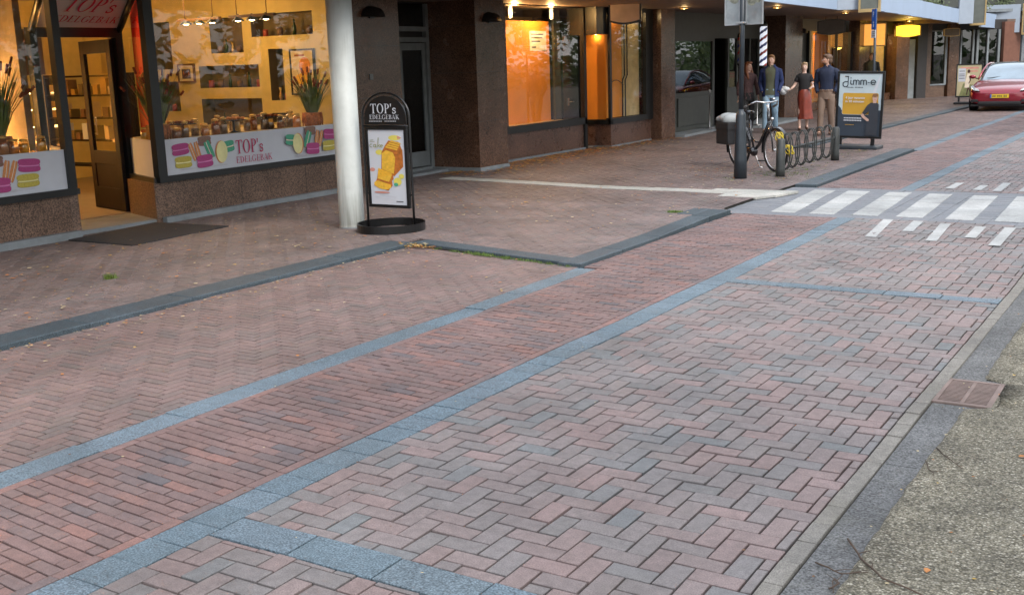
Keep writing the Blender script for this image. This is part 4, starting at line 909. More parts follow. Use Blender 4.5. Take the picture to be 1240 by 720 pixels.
# ================================================================== ARCADE CANOPY AND THE REST OF THE ROW
can = thing('arcade_canopy', 'long arcade canopy with pale blue fascia boards and brown soffit along the shop row', 'canopy', (-9, 20, 2.95))
m = MB('soffit')
m.prism([(-7.85, -6), (-7.85, 21.8), (-8.26, 28.4), (-7.78, 28.85), (-8.37, 33.3), (-8.5, 45.0), (-10.9, 45.0), (-11.6, 38), (-12.6, 16), (-12.6, -6)], 2.98, 3.12)
m.prism([(-8.5, 45.0), (-7.9, 45.6), (-8.0, 50), (-6.9, 50.6), (-6.4, 60), (-9, 60), (-10.9, 45.0)], 2.86, 3.0)
m.build('soffit', can, True)
m = MB('fascia')
def fas(a, b, z0, z1, mm='fascia'): m.wallseg(a, b, z0, z1, .09, mm)
fas((-7.75, -6), (-7.75, 21.8), 2.93, 3.55); fas((-7.75, 21.805), (-8.17, 28.42), 2.93, 3.55)
fas((-8.17, 28.43), (-7.68, 28.80), 2.92, 4.1, 'fascia_grey')
m.build('fascia', can, True); m = MB('fascia'); 
vs = [(-7.60, 29.4, 2.90), (-8.37, 45.0, 2.80)]
p0, p1 = Vector((-7.62, 29.3, 0)), Vector((-8.37, 45.0, 0)); n = 8
for i in range(n):
    a = p0.lerp(p1, i/n); b = p0.lerp(p1, (i+1)/n); b = a.lerp(b, .9995); za = 2.92-.10*i/n
    m.wallseg(a.xy, b.xy, za, za+.5, .09)
m.build('fascia', can, True); m = MB('fascia')
m.wallseg((-8.37, 45.02), (-7.93, 45.4), 2.79, 4.0, .09, 'fascia_grey'); m.build('fascia', can, True); m = MB('fascia')
m.wallseg((-7.72, 45.9), (-7.85, 50.0), 2.66, 3.20, .09); m.build('fascia', can, True); m = MB('fascia')
m.wallseg((-8.5, 50.02), (-7.02, 50.5), 2.46, 3.58, .09, 'fascia_grey'); m.build('fascia', can, True)
m = MB('gold'); mm_ = m
def lightbox(x, y, z0, z1, w_, label):
    t = thing('sign_box', label, 'sign', (x, y, z0), R(8), 'gold framed sign boxes on the canopy edge')
    m = MB('gold'); h_ = z1-z0
    for a in ((-w_/2, w_/2, 0, .08), (-w_/2, w_/2, h_-.08, h_), (-w_/2, -w_/2+.05, .08, h_-.08), (w_/2-.05, w_/2, .08, h_-.08)): m.box(a[0], a[1], -.09, .09, a[2], a[3])
    m.build('frame', t); m = MB('sign_glass'); m.box(-w_/2+.05, w_/2-.05, -.07, .07, .08, h_-.08); m.build('panel', t)
lightbox(-7.46, 28.75, 2.84, 3.9, .52, 'gold framed sign box above the blue parking sign'); lightbox(-7.80, 45.6, 2.72, 4.0, .55, 'gold framed sign box over the canopy corner behind the poster board'); lightbox(-6.65, 50.6, 2.36, 3.6, .6, 'gold framed sign box at the top right edge above the red car')
# storeys and roof terraces above the canopy
upb = thing('upper_building', 'grey storey with terrace above the canopy at the top right', 'building', (-11, 20, 3.2))
m = MB('grey_panel'); m.box(-18, -11.4, -6, 50, 3.35, 9); m.build('wall', upb, True); m = MB('mid_granite'); m.box(-11.4, -7.95, -6, 21.6, 3.13, 3.5); m.build('terrace', upb, True)
m = MB('plinth_stone'); m.prism([(-8.7, 45.1), (-8.0, 45.7), (-8.1, 49.9), (-7.0, 50.6), (-6.5, 60), (-14, 60), (-14, 45.1)], 3.3, 3.42); m.prism([(-8.7, 30), (-9.2, 45), (-9.4, 45), (-8.9, 30)], 3.35, 3.75, 'grey_panel'); m.build('parapet', upb, True)
m = MB('cream'); m.prism([(-8.3, 51), (-7.4, 51.3), (-7.2, 58), (-8.6, 58)], 3.9, 4.1); m.build('ledge', upb, True)
mat('shrub_leaf', (.10,.13,.06), .6, var=.35)
def shrub(x, y, z, w_, h_, label, n=500):
    t = thing('planter_shrub', label, 'plant', (x, y, z), 0, 'shrubs on the canopy terrace'); m = MB('shrub_leaf')
    for i in range(n):
        p = Vector((rnd.gauss(0, .35)*w_, rnd.gauss(0, .35)*w_*1.6, abs(rnd.gauss(.3, .3))*h_)); s_ = rnd.uniform(.03, .07); a = Vector((rnd.gauss(0, 1), rnd.gauss(0, 1), rnd.gauss(0, 1))).normalized(); b = a.orthogonal().normalized()
        m.add([p-a*s_, p+b*s_*.5, p+a*s_, p-b*s_*.5], [(0, 1, 2, 3)])
    m.build('foliage', t); m = MB('twig_bark'); 
    for k in range(5): m.tube([(0, 0, 0), (rnd.uniform(-.4, .4)*w_, rnd.uniform(-.4, .4)*w_, h_*.6)], [.02, .006], 5)
    m.build('stems', t)
shrub(-8.75, 42, 3.3, .5, .4, 'low grey green shrub on the terrace above the yellow lit sign'); shrub(-8.2, 47.6, 3.3, .6, .5, 'shrub on the terrace between the two right sign boxes'); shrub(-7.9, 51.5, 3.5, .6, .45, 'shrub on the terrace at the top right corner')
# white column under the canopy
t = thing('white_column', 'round white painted column standing on the sidewalk in front of the pastry shop', 'column', (-8.62, 10.05, .03))
m = MB('white_column'); m.lathe([(.155, 0), (.155, .02), (.150, .03), (.150, .04), (.150, 2.95)], n=40, smooth=True); m.build('shaft', t)
m = MB('plinth_stone'); m.lathe([(.162, -.01), (.162, .012), (.150, .014)], n=40); m.build('base_ring', t)
# downlights in the soffit
def downlight(x, y, z, label, e=1.3):
    t = thing('ceiling_light', label, 'lamp', (x, y, z), 0, 'round downlights in the arcade soffit'); m = MB('gold'); m.lathe([(.11, .02), (.11, -.02), (.085, -.025), (.08, .0)], n=18); m.build('trim', t)
    m = MB('glow_warm'); m.lathe([(.075, -.005), (.001, -.03)], n=16); m.build('lens', t); point((x, y, z-.12), e, (1, .62, .25), .05, 'down_light', t)
downlight(-10.2, 23.6, 2.97, 'glowing round downlight in the soffit above the granite pier'); downlight(-9.2, 25.6, 2.97, 'glowing round downlight in the soffit between the sign back and the barber pole') if False else None
downlight(-8.85, 25.9, 2.97, 'glowing round downlight in the soffit right of the double sign back'); downlight(-8.9, 31.8, 2.97, 'glowing round downlight in the soffit left of the blue parking sign'); downlight(-9.3, 41.2, 2.9, 'glowing round downlight in the soffit beside the yellow lit sign', 3)

# ---------------------------------------------------------- barber shop
bs = thing('barber_shop', 'dark grey panelled shop front with tall narrow windows and an open entrance', 'shop', (-11.25, 28, 0)); X = -11.25
m = MB('grey_panel')
m.box(X-.1, X, 24.52, 25.4, .02, 3.0); m.box(X-.06, X, 25.4, 27.95, .06, 1.02); m.box(X-.06, X, 25.4, 27.95, 2.28, 3.0); m.box(X-.06, X+.01, 25.4, 25.48, 1.02, 2.28); m.box(X-.06, X+.01, 27.86, 27.95, 1.02, 2.28)
m.box(X-.06, X, 28.95, 31.9, .03, 1.05); m.box(X-.06, X, 27.95, 31.9, 2.35, 3.0)
for y in (28.95, 29.62, 29.9, 30.6, 31.3, 31.8): m.box(X-.06, X+.012, y, y+.1, 1.05, 2.35)
m.box(X+.012, X+.03, 25.6, 27.75, .2, .9, 'grey_panel', bev=.01); m.box(X+.012, X+.03, 30.1, 31.7, .2, .9, 'grey_panel', bev=.01)
m.build('panelling', bs, True)
m = MB('dark_glass'); m.box(X-.03, X-.02, 25.48, 27.86, 1.02, 2.28); m.box(X-.03, X-.02, 28.95, 31.9, 1.05, 2.35); m.build('window_pane', bs, True)
m = MB('black_frame'); m.box(X-.08, X-.02, 28.0, 28.08, .03, 2.35); m.box(X-.5, X-.4, 28.1, 28.9, .03, 2.3); m.build('door', bs, True)
m = MB('dark_wall'); m.box(-15, -14.9, 24.6, 36, 0, 3); m.box(-15, X-.1, 24.5, 24.6, 0, 3.0); m.box(-15, X-.1, 31.9, 32.0, 0, 3.0); m.box(-15, X-.1, 24.6, 31.9, 0, .03); m.build('inner_wall', bs, True)
m = MB('plinth_stone'); m.prism([(-11.22, 24.55), (-10.62, 24.6), (-10.75, 27.5), (-9.95, 27.9), (-10.0, 31.7), (-11.22, 31.8)], .02, .085); m.build('threshold', bs, True)
m = MB('glow_warm'); m.ell((-12.4, 27.2, 1.9), (.05, .05, .05)); m.build('small_lamp', bs, True)
mat('pole_red', (.55,.03,.03), .3, coat=.6); mat('pole_blue', (.03,.07,.35), .3, coat=.6); mat('pole_white', (.80,.82,.85), .3, coat=.6, emit=(.8,.85,1), estr=.25); mat('pole_dim', (.25,.27,.30), .3)
def barber(x, y, z0, z1, label, r=.095, dim=False):
    t = thing('barber_pole', label, 'barber pole', (x, y, z0), 0, 'barber poles by the entrance'); h_ = z1-z0; m = MB('pole_white'); n = 28; k = 60
    vs = [(r*math.cos(2*math.pi*j/n), r*math.sin(2*math.pi*j/n), h_*i/k) for i in range(k+1) for j in range(n)]
    for i in range(k):
        for j in range(n):
            ph = (i/k*h_/.36 - j/n) % 1.0; mm = ('pole_red' if ph < .2 else 'pole_dim' if (dim and ph < .5) else 'pole_white' if ph < .5 else 'pole_blue' if ph < .7 else 'pole_dim' if dim else 'pole_white')
            m.add([], [], mm); m.f.append([i*n+j, i*n+(j+1) % n, (i+1)*n+(j+1) % n, (i+1)*n+j]); m.fm.append(mm); m.sm.append(True)
    m.v = vs; m.build('striped_cylinder', t)
    m = MB('black_metal'); m.lathe([(.02, h_+.14), (.08, h_+.1), (r*1.1, h_)], n=18); m.lathe([(r*1.1, 0), (.07, -.07), (.02, -.1)], n=18); m.tube([(0, 0, h_+.12), (0, 0, h_+.35)], .02, 6); m.build('caps', t)
barber(-9.95, 28.1, 1.62, 2.60, 'bright red white and blue barber pole hanging above the man in the blue jacket'); barber(-10.9, 29.0, 1.68, 2.36, 'dimmer barber pole seen behind the sign post above the long haired woman', .09, True)
def stanchion(x, y, h_, label):
    t = thing('rope_stand', label, 'post', (x, y, .085), 0, 'slim steel stands at the barber shop entrance'); m = MB('steel'); m.lathe([(.13, 0), (.13, .015), (.03, .03), (.018, .04), (.016, h_-.06)], n=16); m.build('post', t)
    m = MB('steel'); m.lathe([(.02, h_-.06), (.032, h_-.04), (.02, h_-.01), (.03, h_+.01), (.012, h_+.04)], n=14); m.build('finial', t)
stanchion(-10.95, 26.95, .95, 'slim steel stand left of the open barber shop door'); stanchion(-10.15, 27.9+.35, .92, 'left of the two slim steel stands behind the bicycle'); stanchion(-9.95, 28.6, .90, 'right of the two slim steel stands behind the bicycle')
m = MB('black_metal'); m.tube([(-10.15, 28.25, .9), (-10.05, 28.45, .45), (-10.35, 28.2, .1)], .02, 6); m.tube([(-9.95, 28.6, .9), (-10.15, 28.4, .45), (-9.95, 28.5, .1)], .02, 6); tag(m.build('black_rope'), 'crossed black ropes hanging between the steel stands', 'rope')
# ---------------------------------------------------------- pier and next shops
def pier(x0, x1, y0, y1, label, mm='brown_granite'):
    m = MB(mm); m.box(x0, x1, y0, y1, 0, 3.0); tag(m.build('granite_pier'), label, 'pier', 'granite piers of the arcade')
pier(-12, -10.65, 31.95, 33.5, 'dark granite pier behind the woman in the red skirt')
m = MB('grey_panel'); m.box(-11.45, -11.35, 33.5, 36.2, 0, 3.0); m.box(-11.5, -11.4, 36.2, 41.2, 2.6, 3.0); m.box(-11.4, -11.2, 36.2, 41.2, 0, .30, 'brown_granite')
sh3 = thing('lit_shop', 'shop with bright lit window and hanging lamps behind the man in the navy shirt', 'shop', (-11.3, 38, 0)); m.build('wall', sh3, True)
for a_ in ((-11.34, -11.24, 36.1, 36.3), (-11.34, -11.24, 40.9, 41.2), (-11.34, -11.26, 39.3, 39.36)): m = MB('black_frame'); m.box(*a_, .3, 2.6); m.build('window_post', sh3, True)
m = MB('shop_glass'); m.box(-11.31, -11.30, 36.3, 40.9, .3, 2.6); m.build('window_pane', sh3, True)
m = MB('pale_yellow'); m.box(-14.5, -14.4, 36, 46, 0, 3); m.box(-14.4, -11.5, 35.9, 36, 0, 3); m.box(-12.2, -12.15, 39.6, 41.2, .3, 2.6, 'orange_board'); m.box(-14.4, -11.5, 41.5, 41.6, 0, 3); m.box(-14.4, -11.5, 36, 46, 2.9, 2.95); m.build('inner_wall', sh3, True)
for i, (y, z) in enumerate(((37.0, 2.3), (37.5, 2.1), (38.2, 2.25), (38.8, 2.35), (39.1, 2.05))):
    t = thing('pendant_lamp', ['leftmost', 'second', 'middle', 'fourth', 'rightmost'][i]+' of the glowing pendant lamps in the shop window behind the walkers', 'lamp', (-12.3, y, z), 0, 'pendant lamps in the far shop'); m = MB('glow_warm'); m.ell((0, 0, 0), (.09, .09, .05), 10, 6); m.build('bulb', t); m = MB('black_metal'); m.tube([(0, 0, .05), (0, 0, 2.9-z)], .006, 5); m.build('cord', t)
point((-12.9, 38.3, 2.4), 40, (1, .68, .30), .2, 'room_light', sh3); point((-12.9, 43, 2.4), 30, (1, .66, .28), .2, 'room_light', sh3)
walllamp(-11.34, 35.6, 2.52, 'half round black wall lamp right of the dark granite pier behind the walkers')
pier(-12, -11.0, 41.2, 42.6, 'dark granite pier right of the bright lit window')
sh4 = thing('yellow_shop', 'shop with pale yellow lit display windows behind the large poster board', 'shop', (-11.1, 44, 0))
m = MB('pale_yellow'); m.box(-11.7, -11.65, 42.6, 45, .3, 2.5); m.prism([(-11.5, 43.9), (-11.0, 44.7), (-11.1, 44.8), (-11.6, 44.0)], .3, 2.45); m.build('display_board', sh4, True)
m = MB('shop_glass'); m.prism([(-11.12, 42.6), (-10.72, 44.8), (-10.73, 44.8), (-11.13, 42.6)], .3, 2.5); m.build('window_pane', sh4, True)
m = MB('brown_granite'); m.prism([(-11.13, 42.6), (-10.72, 44.8), (-10.9, 44.9), (-11.3, 42.6)], 0, .3); m.prism([(-11.13, 42.6), (-10.72, 44.8), (-10.9, 44.9), (-11.3, 42.6)], 2.5, 3.0, 'dark_wall'); m.build('base_wall', sh4, True)
m = MB('plinth_stone'); m.box(-11.2, -11.05, 43.0, 43.25, .3, 2.55); m.build('window_frame', sh4, True)
point((-11.4, 43.6, 2.3), 14, (1, .66, .3), .05, 'window_spot', sh4)
# the street bends: shops beyond stand on a slanting line
LA, LB = Vector((-11.2, 44.0)), Vector((-6.8, 51.3)); LD = (LB-LA).normalized(); LN = Vector((-LD.y, LD.x))
def along(x): return LA+LD*((x-LA.x)/LD.x)
def fseg(m, xa, xb, z0, z1, off=0.0, t=.12, mm=None):
    a = along(xa)-LN*off; b = along(xb)-LN*off; m.wallseg(a[:], b[:], z0, z1, t, mm)
far = thing('far_shop_row', 'darker far shops with grey window frames where the street bends behind the poster board', 'shop', (-9, 47.6, 0))
m = MB('brown_granite')
fseg(m, -10.72, -10.38, 0, 2.9, .25, .5); m.build('pier', far, True); m = MB('plinth_stone'); fseg(m, -10.34, -10.14, 0, 2.3, .1, .2); m.build('light_panel', far, True)
m = MB('dark_wall'); fseg(m, -10.12, -9.86, 0, 2.9, .2, .5); m.build('pier', far, True)
m = MB('mid_granite'); fseg(m, -9.84, -9.70, 0, 2.9, .12, .3); m.build('pier', far, True); m = MB('mid_granite'); fseg(m, -9.70, -9.22, 0, .5, 0, .1); m.build('base_wall', far, True)
m = MB('plinth_stone'); fseg(m, -9.70, -9.66, .5, 2.62, .04, .05); fseg(m, -9.26, -9.20, .5, 2.62, .04, .05); fseg(m, -9.66, -9.26, 2.56, 2.62, .04, .05); fseg(m, -9.68, -9.22, .48, .54, .05, .06); m.build('window_frame', far, True)
m = MB('dark_glass'); fseg(m, -9.66, -9.26, .54, 2.56, 0, .01); m.build('window_pane', far, True)
m = MB('orange_board'); fseg(m, -9.52, -9.44, .55, 2.3, -.3, .03); m.build('display_board', far, True)
m = MB('dark_wall'); fseg(m, -9.18, -8.90, 0, 2.9, .1, .4, 'brown_granite'); m.build('pier', far, True)
m = MB('plinth_stone'); fseg(m, -8.86, -8.82, 0, 2.6, .1, .1); fseg(m, -8.48, -8.43, 0, 2.6, .05, .1, 'grey_frame'); fseg(m, -8.36, -8.30, 0, 2.6, .05, .1, 'grey_frame'); fseg(m, -8.05, -8.0, 0, 2.6, .05, .1, 'plinth_stone'); fseg(m, -7.72, -7.66, 0, 2.6, .05, .1, 'grey_frame'); m.build('window_frame', far, True)
m = MB('dark_glass'); fseg(m, -8.80, -7.60, .2, 2.6, 0, .01); m.build('window_pane', far, True)
m = MB('brown_brick'); fseg(m, -7.58, -7.08, 0, 2.9, .1, .4); m.build('pier', far, True)
m = MB('plinth_stone'); fseg(m, -7.04, -6.95, 0, 2.9, .12, .1); fseg(m, -6.6, -6.5, 0, 2.9, .12, .1); m.build('window_frame', far, True); m = MB('dark_glass'); fseg(m, -6.95, -5.0, .2, 2.9, 0, .01); m.build('window_pane', far, True)
m = MB('dark_wall'); fseg(m, -11.2, -4.0, 0, 3.0, -1.2, .2); fseg(m, -11.0, -4.2, 2.62, 3.0, -.05, .1); m.build('inner_wall', far, True)
m = MB('grey_panel'); fseg(m, -8.8, -3.5, 3.0, 9, -1.0, 3); m.build('upper_wall', far, True)
mat('glow_yellow', (1, .72, .05), .4, emit=(1, .60, .02), estr=1.4); mat('glow_orange', (.9, .45, .1), .4, emit=(1, .42, .08), estr=.3)
hangsign((-10.05, 44.3, 2.42), .95, .38, 'glow_yellow', 'gold', 'bright yellow lit oval sign under the canopy', R(25), 'lit_sign', lip=.05)
point((-10.0, 44.1, 2.2), 10, (1, .65, .1), .2, 'sign_glow')
hangsign((-10.2, 34.9, 2.48), .85, .36, 'sign_dim', 'black_metal', 'unlit dark hanging sign left of the blue parking sign', R(20)); hangsign((-8.85, 46.3, 2.38), .6, .26, 'sign_dim', 'gold', 'small grey hanging sign over the far shops behind the poster board', R(25), lip=.03)
t = thing('lit_sign_board', 'flat orange lit square board under the canopy beside the blue parking sign', 'sign', (-10.75, 41.9, 2.1), R(20)); m = MB('glow_orange'); m.box(-.45, .45, -.03, .03, 0, .75); m.build('panel', t); m = MB('gold'); 
for a in ((-.49, .49, -.04, 0), (-.49, .49, .75, .79), (-.49, -.45, 0, .75), (.45, .49, 0, .75)): m.box(a[0], a[1], -.035, .035, a[2], a[3])
m.build('frame', t)

# ================================================================== STREET OBJECTS
# sign post with its two-panel back
t = thing('sign_post', 'dark steel sign post with thick base sleeve in front of the bicycle', 'post', (-6.12, 16.32, .03))
m = MB('dark_steel'); m.lathe([(.102, 0), (.096, .3), (.075, .96), (.066, 1.0), (.042, 1.02), (.038, 1.05)], n=24); m.build('base_sleeve', t)
m = MB('dark_steel'); m.tube([(0, 0, 1.0), (.012, 0, 3.3)], .038, 14); m.build('pole', t)
mat('sign_back', (.30,.33,.34), .45, .5, var=.25, scale=7, grime=.8)
o = thing('traffic_sign_back', 'stained grey metal back of a double traffic sign clamped on the dark post', 'traffic sign', (-6.12, 16.32, 2.33))
for s_, w_, a in ((-1, .235, .10), (1, .285, -.12)):
    m = MB('alu'); m.T = Matrix.Rotation(a, 4, 'Z'); x0, x1 = sorted((s_*.04, s_*(.04+w_)))
    m.box(x0, x1, .05, .058, .02, .75, 'sign_back')
    for b in ((x0, x1, 0, .022), (x0, x1, .75, .77)): m.box(b[0], b[1], .03, .062, b[2], b[3], bev=.004)
    m.box(x0, x0+.02, .03, .0615, .02, .75, bev=.004); m.box(x1-.02, x1, .03, .0615, .02, .75, bev=.004)
    d = Decal((x0, .0498, .03), (1, 0, 0), (0, 0, 1), m)
    mat('sign_stain', (.20,.205,.16), .7, var=.5, scale=18)
    for k in range(4): d.ell((x1-x0)*rnd.uniform(.3, .7), rnd.uniform(.25, .6), .04+.03*rnd.random(), .07, 'sign_stain', rnd.uniform(0, 2))
    m.build('panel', o)
m = MB('alu'); m.box(-.075, .075, -.045, .05, .02, .05, bev=.005); m.box(-.075, .075, -.045, .05, .60, .63, bev=.005); m.build('clamp', o)
# blue parking sign, nearly edge-on, behind the poster board
mat('sign_blue', (.01,.09,.42), .4, var=.03); mat('sign_white', (.72,.75,.78), .4, var=.03)
t = thing('blue_sign', 'tall narrow blue sign with white figures over a small white plate', 'traffic sign', (-6.73, 26.5, .03), R(-58))
m = MB('dark_steel'); m.tube([(0, 0, 0), (0, 0, 2.8)], .032, 12); m.build('pole', t)
m = MB('sign_blue'); m.box(-.15, .15, -.045, -.035, 2.34, 2.80, bev=.003); d = Decal((-.15, -.0456, 2.34), (1, 0, 0), (0, 0, 1), m)
d.text('P', .08, .28, .17, 'sign_white', .004); d.ell(.15, .16, .03, .03, 'sign_white'); d.rect(.12, .05, .18, .12, 'sign_white'); m.build('blue_panel', t)
m = MB('sign_white'); m.box(-.15, .15, -.045, -.035, 2.15, 2.33, bev=.003); d = Decal((-.15, -.0456, 2.15), (1, 0, 0), (0, 0, 1), m)
for z in (.13, .085, .04): d.rect(.04, z, .26, z+.016, 'ink')
m.build('white_plate', t)
# bicycle rack
t = thing('bicycle_rack', 'grey steel bicycle rack with oval hoops between two thick posts', 'bicycle rack', (-5.62, 16.72, .03))
RK = Matrix.Rotation(R(-1), 4, 'Z')
for y in (0, 2.78):
    m = MB('rack_steel'); m.T = RK; m.lathe([(.072, 0), (.07, .12), (.066, .56), (.05, .58), (.001, .585)], (0, y, 0), 20)
    m.v = m.v; m.build('post', t)
m = MB('rack_steel'); m.T = RK; m.tube([(0, .05, .40), (0, 2.73, .40)], .022, 10); m.build('rail', t)
for i, y in enumerate((.28, .62, 1.02, 1.45, 1.88, 2.33)):
    m = MB('rack_steel'); m.T = RK
    for dy in (-.045, .045):
        m.tube([(-.01+.088*math.cos(2*math.pi*k/22), y+dy+.03*math.sin(2*math.pi*k/22), (.365+.275*math.copysign(abs(math.sin(2*math.pi*k/22))**.8, math.sin(2*math.pi*k/22)))) for k in range(22)], .0105, 8, closed=True)
    m.tube([(-.01, y-.05, .085), (-.01, y+.05, .085)], .0125, 8); m.build('hoop', t)
mat('lock_yellow', (.55,.42,.03), .45)
def lock(x, y, z, label):
    m = MB('lock_yellow'); 
    for k in range(3): m.tube([(x+.055*math.cos(a+k)+.01*k, y+.03*math.sin(a*1.3+k), z+.07*math.sin(a)) for a in [i*.45 for i in range(14)]], .009, 6, closed=True)
    m.tube([(x, y, z), (x+.03, y-.02, z-.12)], .014, 6); tag(m.build('cable_lock'), label, 'lock', 'yellow cable locks on the rack')
lock(-5.72, 16.95, .62, 'yellow cable lock looped around the bicycle front wheel and first hoop'); lock(-5.58, 17.0, .42, 'yellow cable lock hanging on the rail right of the first rack post')
# bicycle
bk = thing('parked_bicycle', 'black city bicycle with black panniers parked with its front wheel in the rack', 'bicycle', (-6.79, 18.04, .03), math.atan2(-.69, .87))
mat('tyre', (.015,.015,.016), .85); mat('bike_black', (.012,.012,.014), .25, coat=.5); mat('chrome', (.6,.6,.6), .2, 1.0); mat('canvas_black', (.018,.018,.02), .85, bump=.3); mat('cover_grey', (.27,.29,.29), .6, var=.15); mat('rubber_grey', (.10,.10,.10), .7)
def wheel(x):
    m = MB('tyre'); m.tube([(x+.335*math.cos(a), 0, .35+.335*math.sin(a)) for a in [2*math.pi*i/40 for i in range(40)]], .02, 8, closed=True); wh = m.build('wheel', bk)
    m = MB('chrome'); m.tube([(x+.31*math.cos(a), 0, .35+.31*math.sin(a)) for a in [2*math.pi*i/40 for i in range(40)]], .009, 6, closed=True); m.build('rim', wh)
    m = MB('chrome')
    for k in range(28): a = 2*math.pi*k/28; m.tube([(x+.02*math.cos(a+.6), (.025 if k % 2 else -.025), .35+.02*math.sin(a+.6)), (x+.305*math.cos(a), 0, .35+.305*math.sin(a))], .0013, 4, cap=False)
    m.build('spokes', wh); m = MB('steel'); m.tube([(x, -.05, .35), (x, .05, .35)], .024, 10); m.build('hub', wh)
wheel(0); wheel(1.12)
m = MB('bike_black'); m.tube([(.48, 0, .30), (.36, 0, .62), (.33, 0, .80)], .018, 8); m.tube([(.48, 0, .30), (.64, 0, .42), (.93, 0, .80)], .026, 8); m.tube([(.36, 0, .55), (.52, 0, .45), (.62, 0, .45)], .014, 8)
m.tube([(0, .05, .35), (.46, .03, .29)], .010, 6); m.tube([(0, -.05, .35), (.46, -.03, .29)], .010, 6); m.tube([(0, .05, .35), (.36, .02, .66)], .009, 6); m.tube([(0, -.05, .35), (.36, -.02, .66)], .009, 6); m.tube([(.91, 0, .76), (.885, 0, .95)], .024, 10); m.build('frame', bk)
m = MB('bike_black'); m.tube([(1.12, .05, .35), (1.06, .045, .58), (.93, .03, .76)], .012, 8); m.tube([(1.12, -.05, .35), (1.06, -.045, .58), (.93, -.03, .76)], .012, 8); m.build('fork', bk)
m = MB('chrome'); m.tube([(.885, 0, .94), (.87, 0, 1.08)], .016, 8); m.tube([(.62, .29, 1.03), (.70, .28, 1.06), (.84, .20, 1.12), (.87, .05, 1.10), (.87, -.05, 1.10), (.84, -.20, 1.12), (.70, -.28, 1.06), (.62, -.29, 1.03)], .012, 8)
hb = m.build('handlebar', bk); m = MB('rubber_grey'); m.tube([(.58, .292, 1.015), (.70, .28, 1.055)], .019, 8); m.build('grip', hb); m = MB('rubber_grey'); m.tube([(.58, -.292, 1.015), (.70, -.28, 1.055)], .019, 8); m.build('grip', hb); m = MB('chrome'); m.ell((.82, .14, 1.15), (.03, .03, .02), 10, 6); m.build('bell', hb)
m = MB('bike_black'); m.ell((.26, 0, .93), (.15, .09, .035), 12, 6); m.ell((.38, 0, .93), (.09, .03, .025), 10, 6); m.tube([(.33, 0, .78), (.29, 0, .91)], .014, 8); m.build('saddle', bk)
m = MB('bike_black'); m.tube([(.15, -.06, .31), (.5, -.06, .28), (.56, -.06, .30), (.5, -.06, .33), (.1, -.06, .37)], .035, 8); m.ell((.47, 0, .29), (.10, .05, .08), 12, 8); m.build('chain_case', bk)
m = MB('bike_black')
for x, a0, a1 in ((0, 20, 200), (1.12, 40, 190)): 
    vs = []; n = 18
    for i in range(n+1):
        a = R(a0+(a1-a0)*i/n); vs += [(x+.375*math.cos(a), -.03, .35+.375*math.sin(a)), (x+.375*math.cos(a), .03, .35+.375*math.sin(a))]
    m.add(vs, [(2*i, 2*i+1, 2*i+3, 2*i+2) for i in range(n)], None, True)
m.build('mudguard', bk)
m = MB('bike_black'); m.tube([(.30, .05, .74), (-.32, .06, .74), (-.36, 0, .74), (-.32, -.06, .74), (.30, -.05, .74)], .007, 6); m.tube([(-.25, .06, .74), (0, .05, .35)], .006, 6); m.tube([(-.25, -.06, .74), (0, -.05, .35)], .006, 6); m.build('luggage_rack', bk)
for y in (-.16, .16):
    m = MB('canvas_black'); m.box(-.38, .02, y-.075, y+.075, .38, .74, bev=.035); o = m.build('pannier', bk); m = MB('canvas_black'); m.box(-.39, .03, y-.082, y+.082, .62, .76, bev=.03); m.build('flap', o)
m = MB('cover_grey')
for i in range(5): m.ell((-.36+.05*i, rnd.uniform(-.1, .1), .80+.02*math.sin(i)), (.10, .17, .07+.01*i), 12, 8)
m.build('folded_cover', bk)
m = MB('steel'); m.tube([(.42, .05, .26), (.40, .16, .02), (.45, .18, .01)], .009, 6); m.build('kickstand', bk)
m = MB('chrome'); m.ell((1.0, 0, .84), (.035, .03, .03), 10, 6); m.build('headlight', bk)
m = MB('tyre'); m.box(.44, .54, .09, .17, .12, .14, bev=.006); m.box(.42, .52, -.19, -.11, .43, .45, bev=.006); m.build('pedals', bk)

# poster board of the phone repair shop
mat('print_sky', (.46,.56,.60), .35, var=.03); mat('print_ochre', (.52,.30,.035), .35, var=.03); mat('print_navy', (.035,.05,.07), .35, var=.05); mat('print_ink', (.015,.025,.04), .4); mat('print_skin', (.52,.34,.27), .5, var=.05); mat('print_hair', (.20,.10,.045), .5); mat('print_shirt', (.028,.034,.045), .5)
jb = thing('poster_board', 'large black framed poster board with white, ochre and dark blue print on a black base', 'poster board', (-5.86, 22.0, .03), 0)
m = MB('black_metal'); m.box(-.43, .43, -.02, .02, .20, .245, bev=.006); m.box(-.43, .43, -.02, .02, 1.44, 1.485, bev=.006); m.box(-.43, -.388, -.0195, .0195, .245, 1.44, bev=.004); m.box(.388, .43, -.0195, .0195, .245, 1.44, bev=.004); m.build('frame', jb)
m = MB('print_sky'); m.box(-.388, .388, -.008, .008, .245, 1.44); d = Decal((-.388, -.0085, .245), (1, 0, 0), (0, 0, 1), m)
d.rect(0, 0, .776, .50, 'print_navy'); d.poly([(0, .5), (.05, .5), (.05, .53), (0, .58)], 'print_navy')
def rrect(d, a0, b0, a1, b1, r, mm): d.poly([(a1-r+r*math.cos(t), b1-r+r*math.sin(t)) for t in [i*R(15) for i in range(7)]]+[(a0+r+r*math.cos(t), b1-r+r*math.sin(t)) for t in [R(90)+i*R(15) for i in range(7)]]+[(a0+r+r*math.cos(t), b0+r+r*math.sin(t)) for t in [R(180)+i*R(15) for i in range(7)]]+[(a1-r+r*math.cos(t), b0+r+r*math.sin(t)) for t in [R(270)+i*R(15) for i in range(7)]], mm)
d.poly([(.60, .80), (.66, .80), (.76, 1.18), (.735, 1.18)], 'white_print')
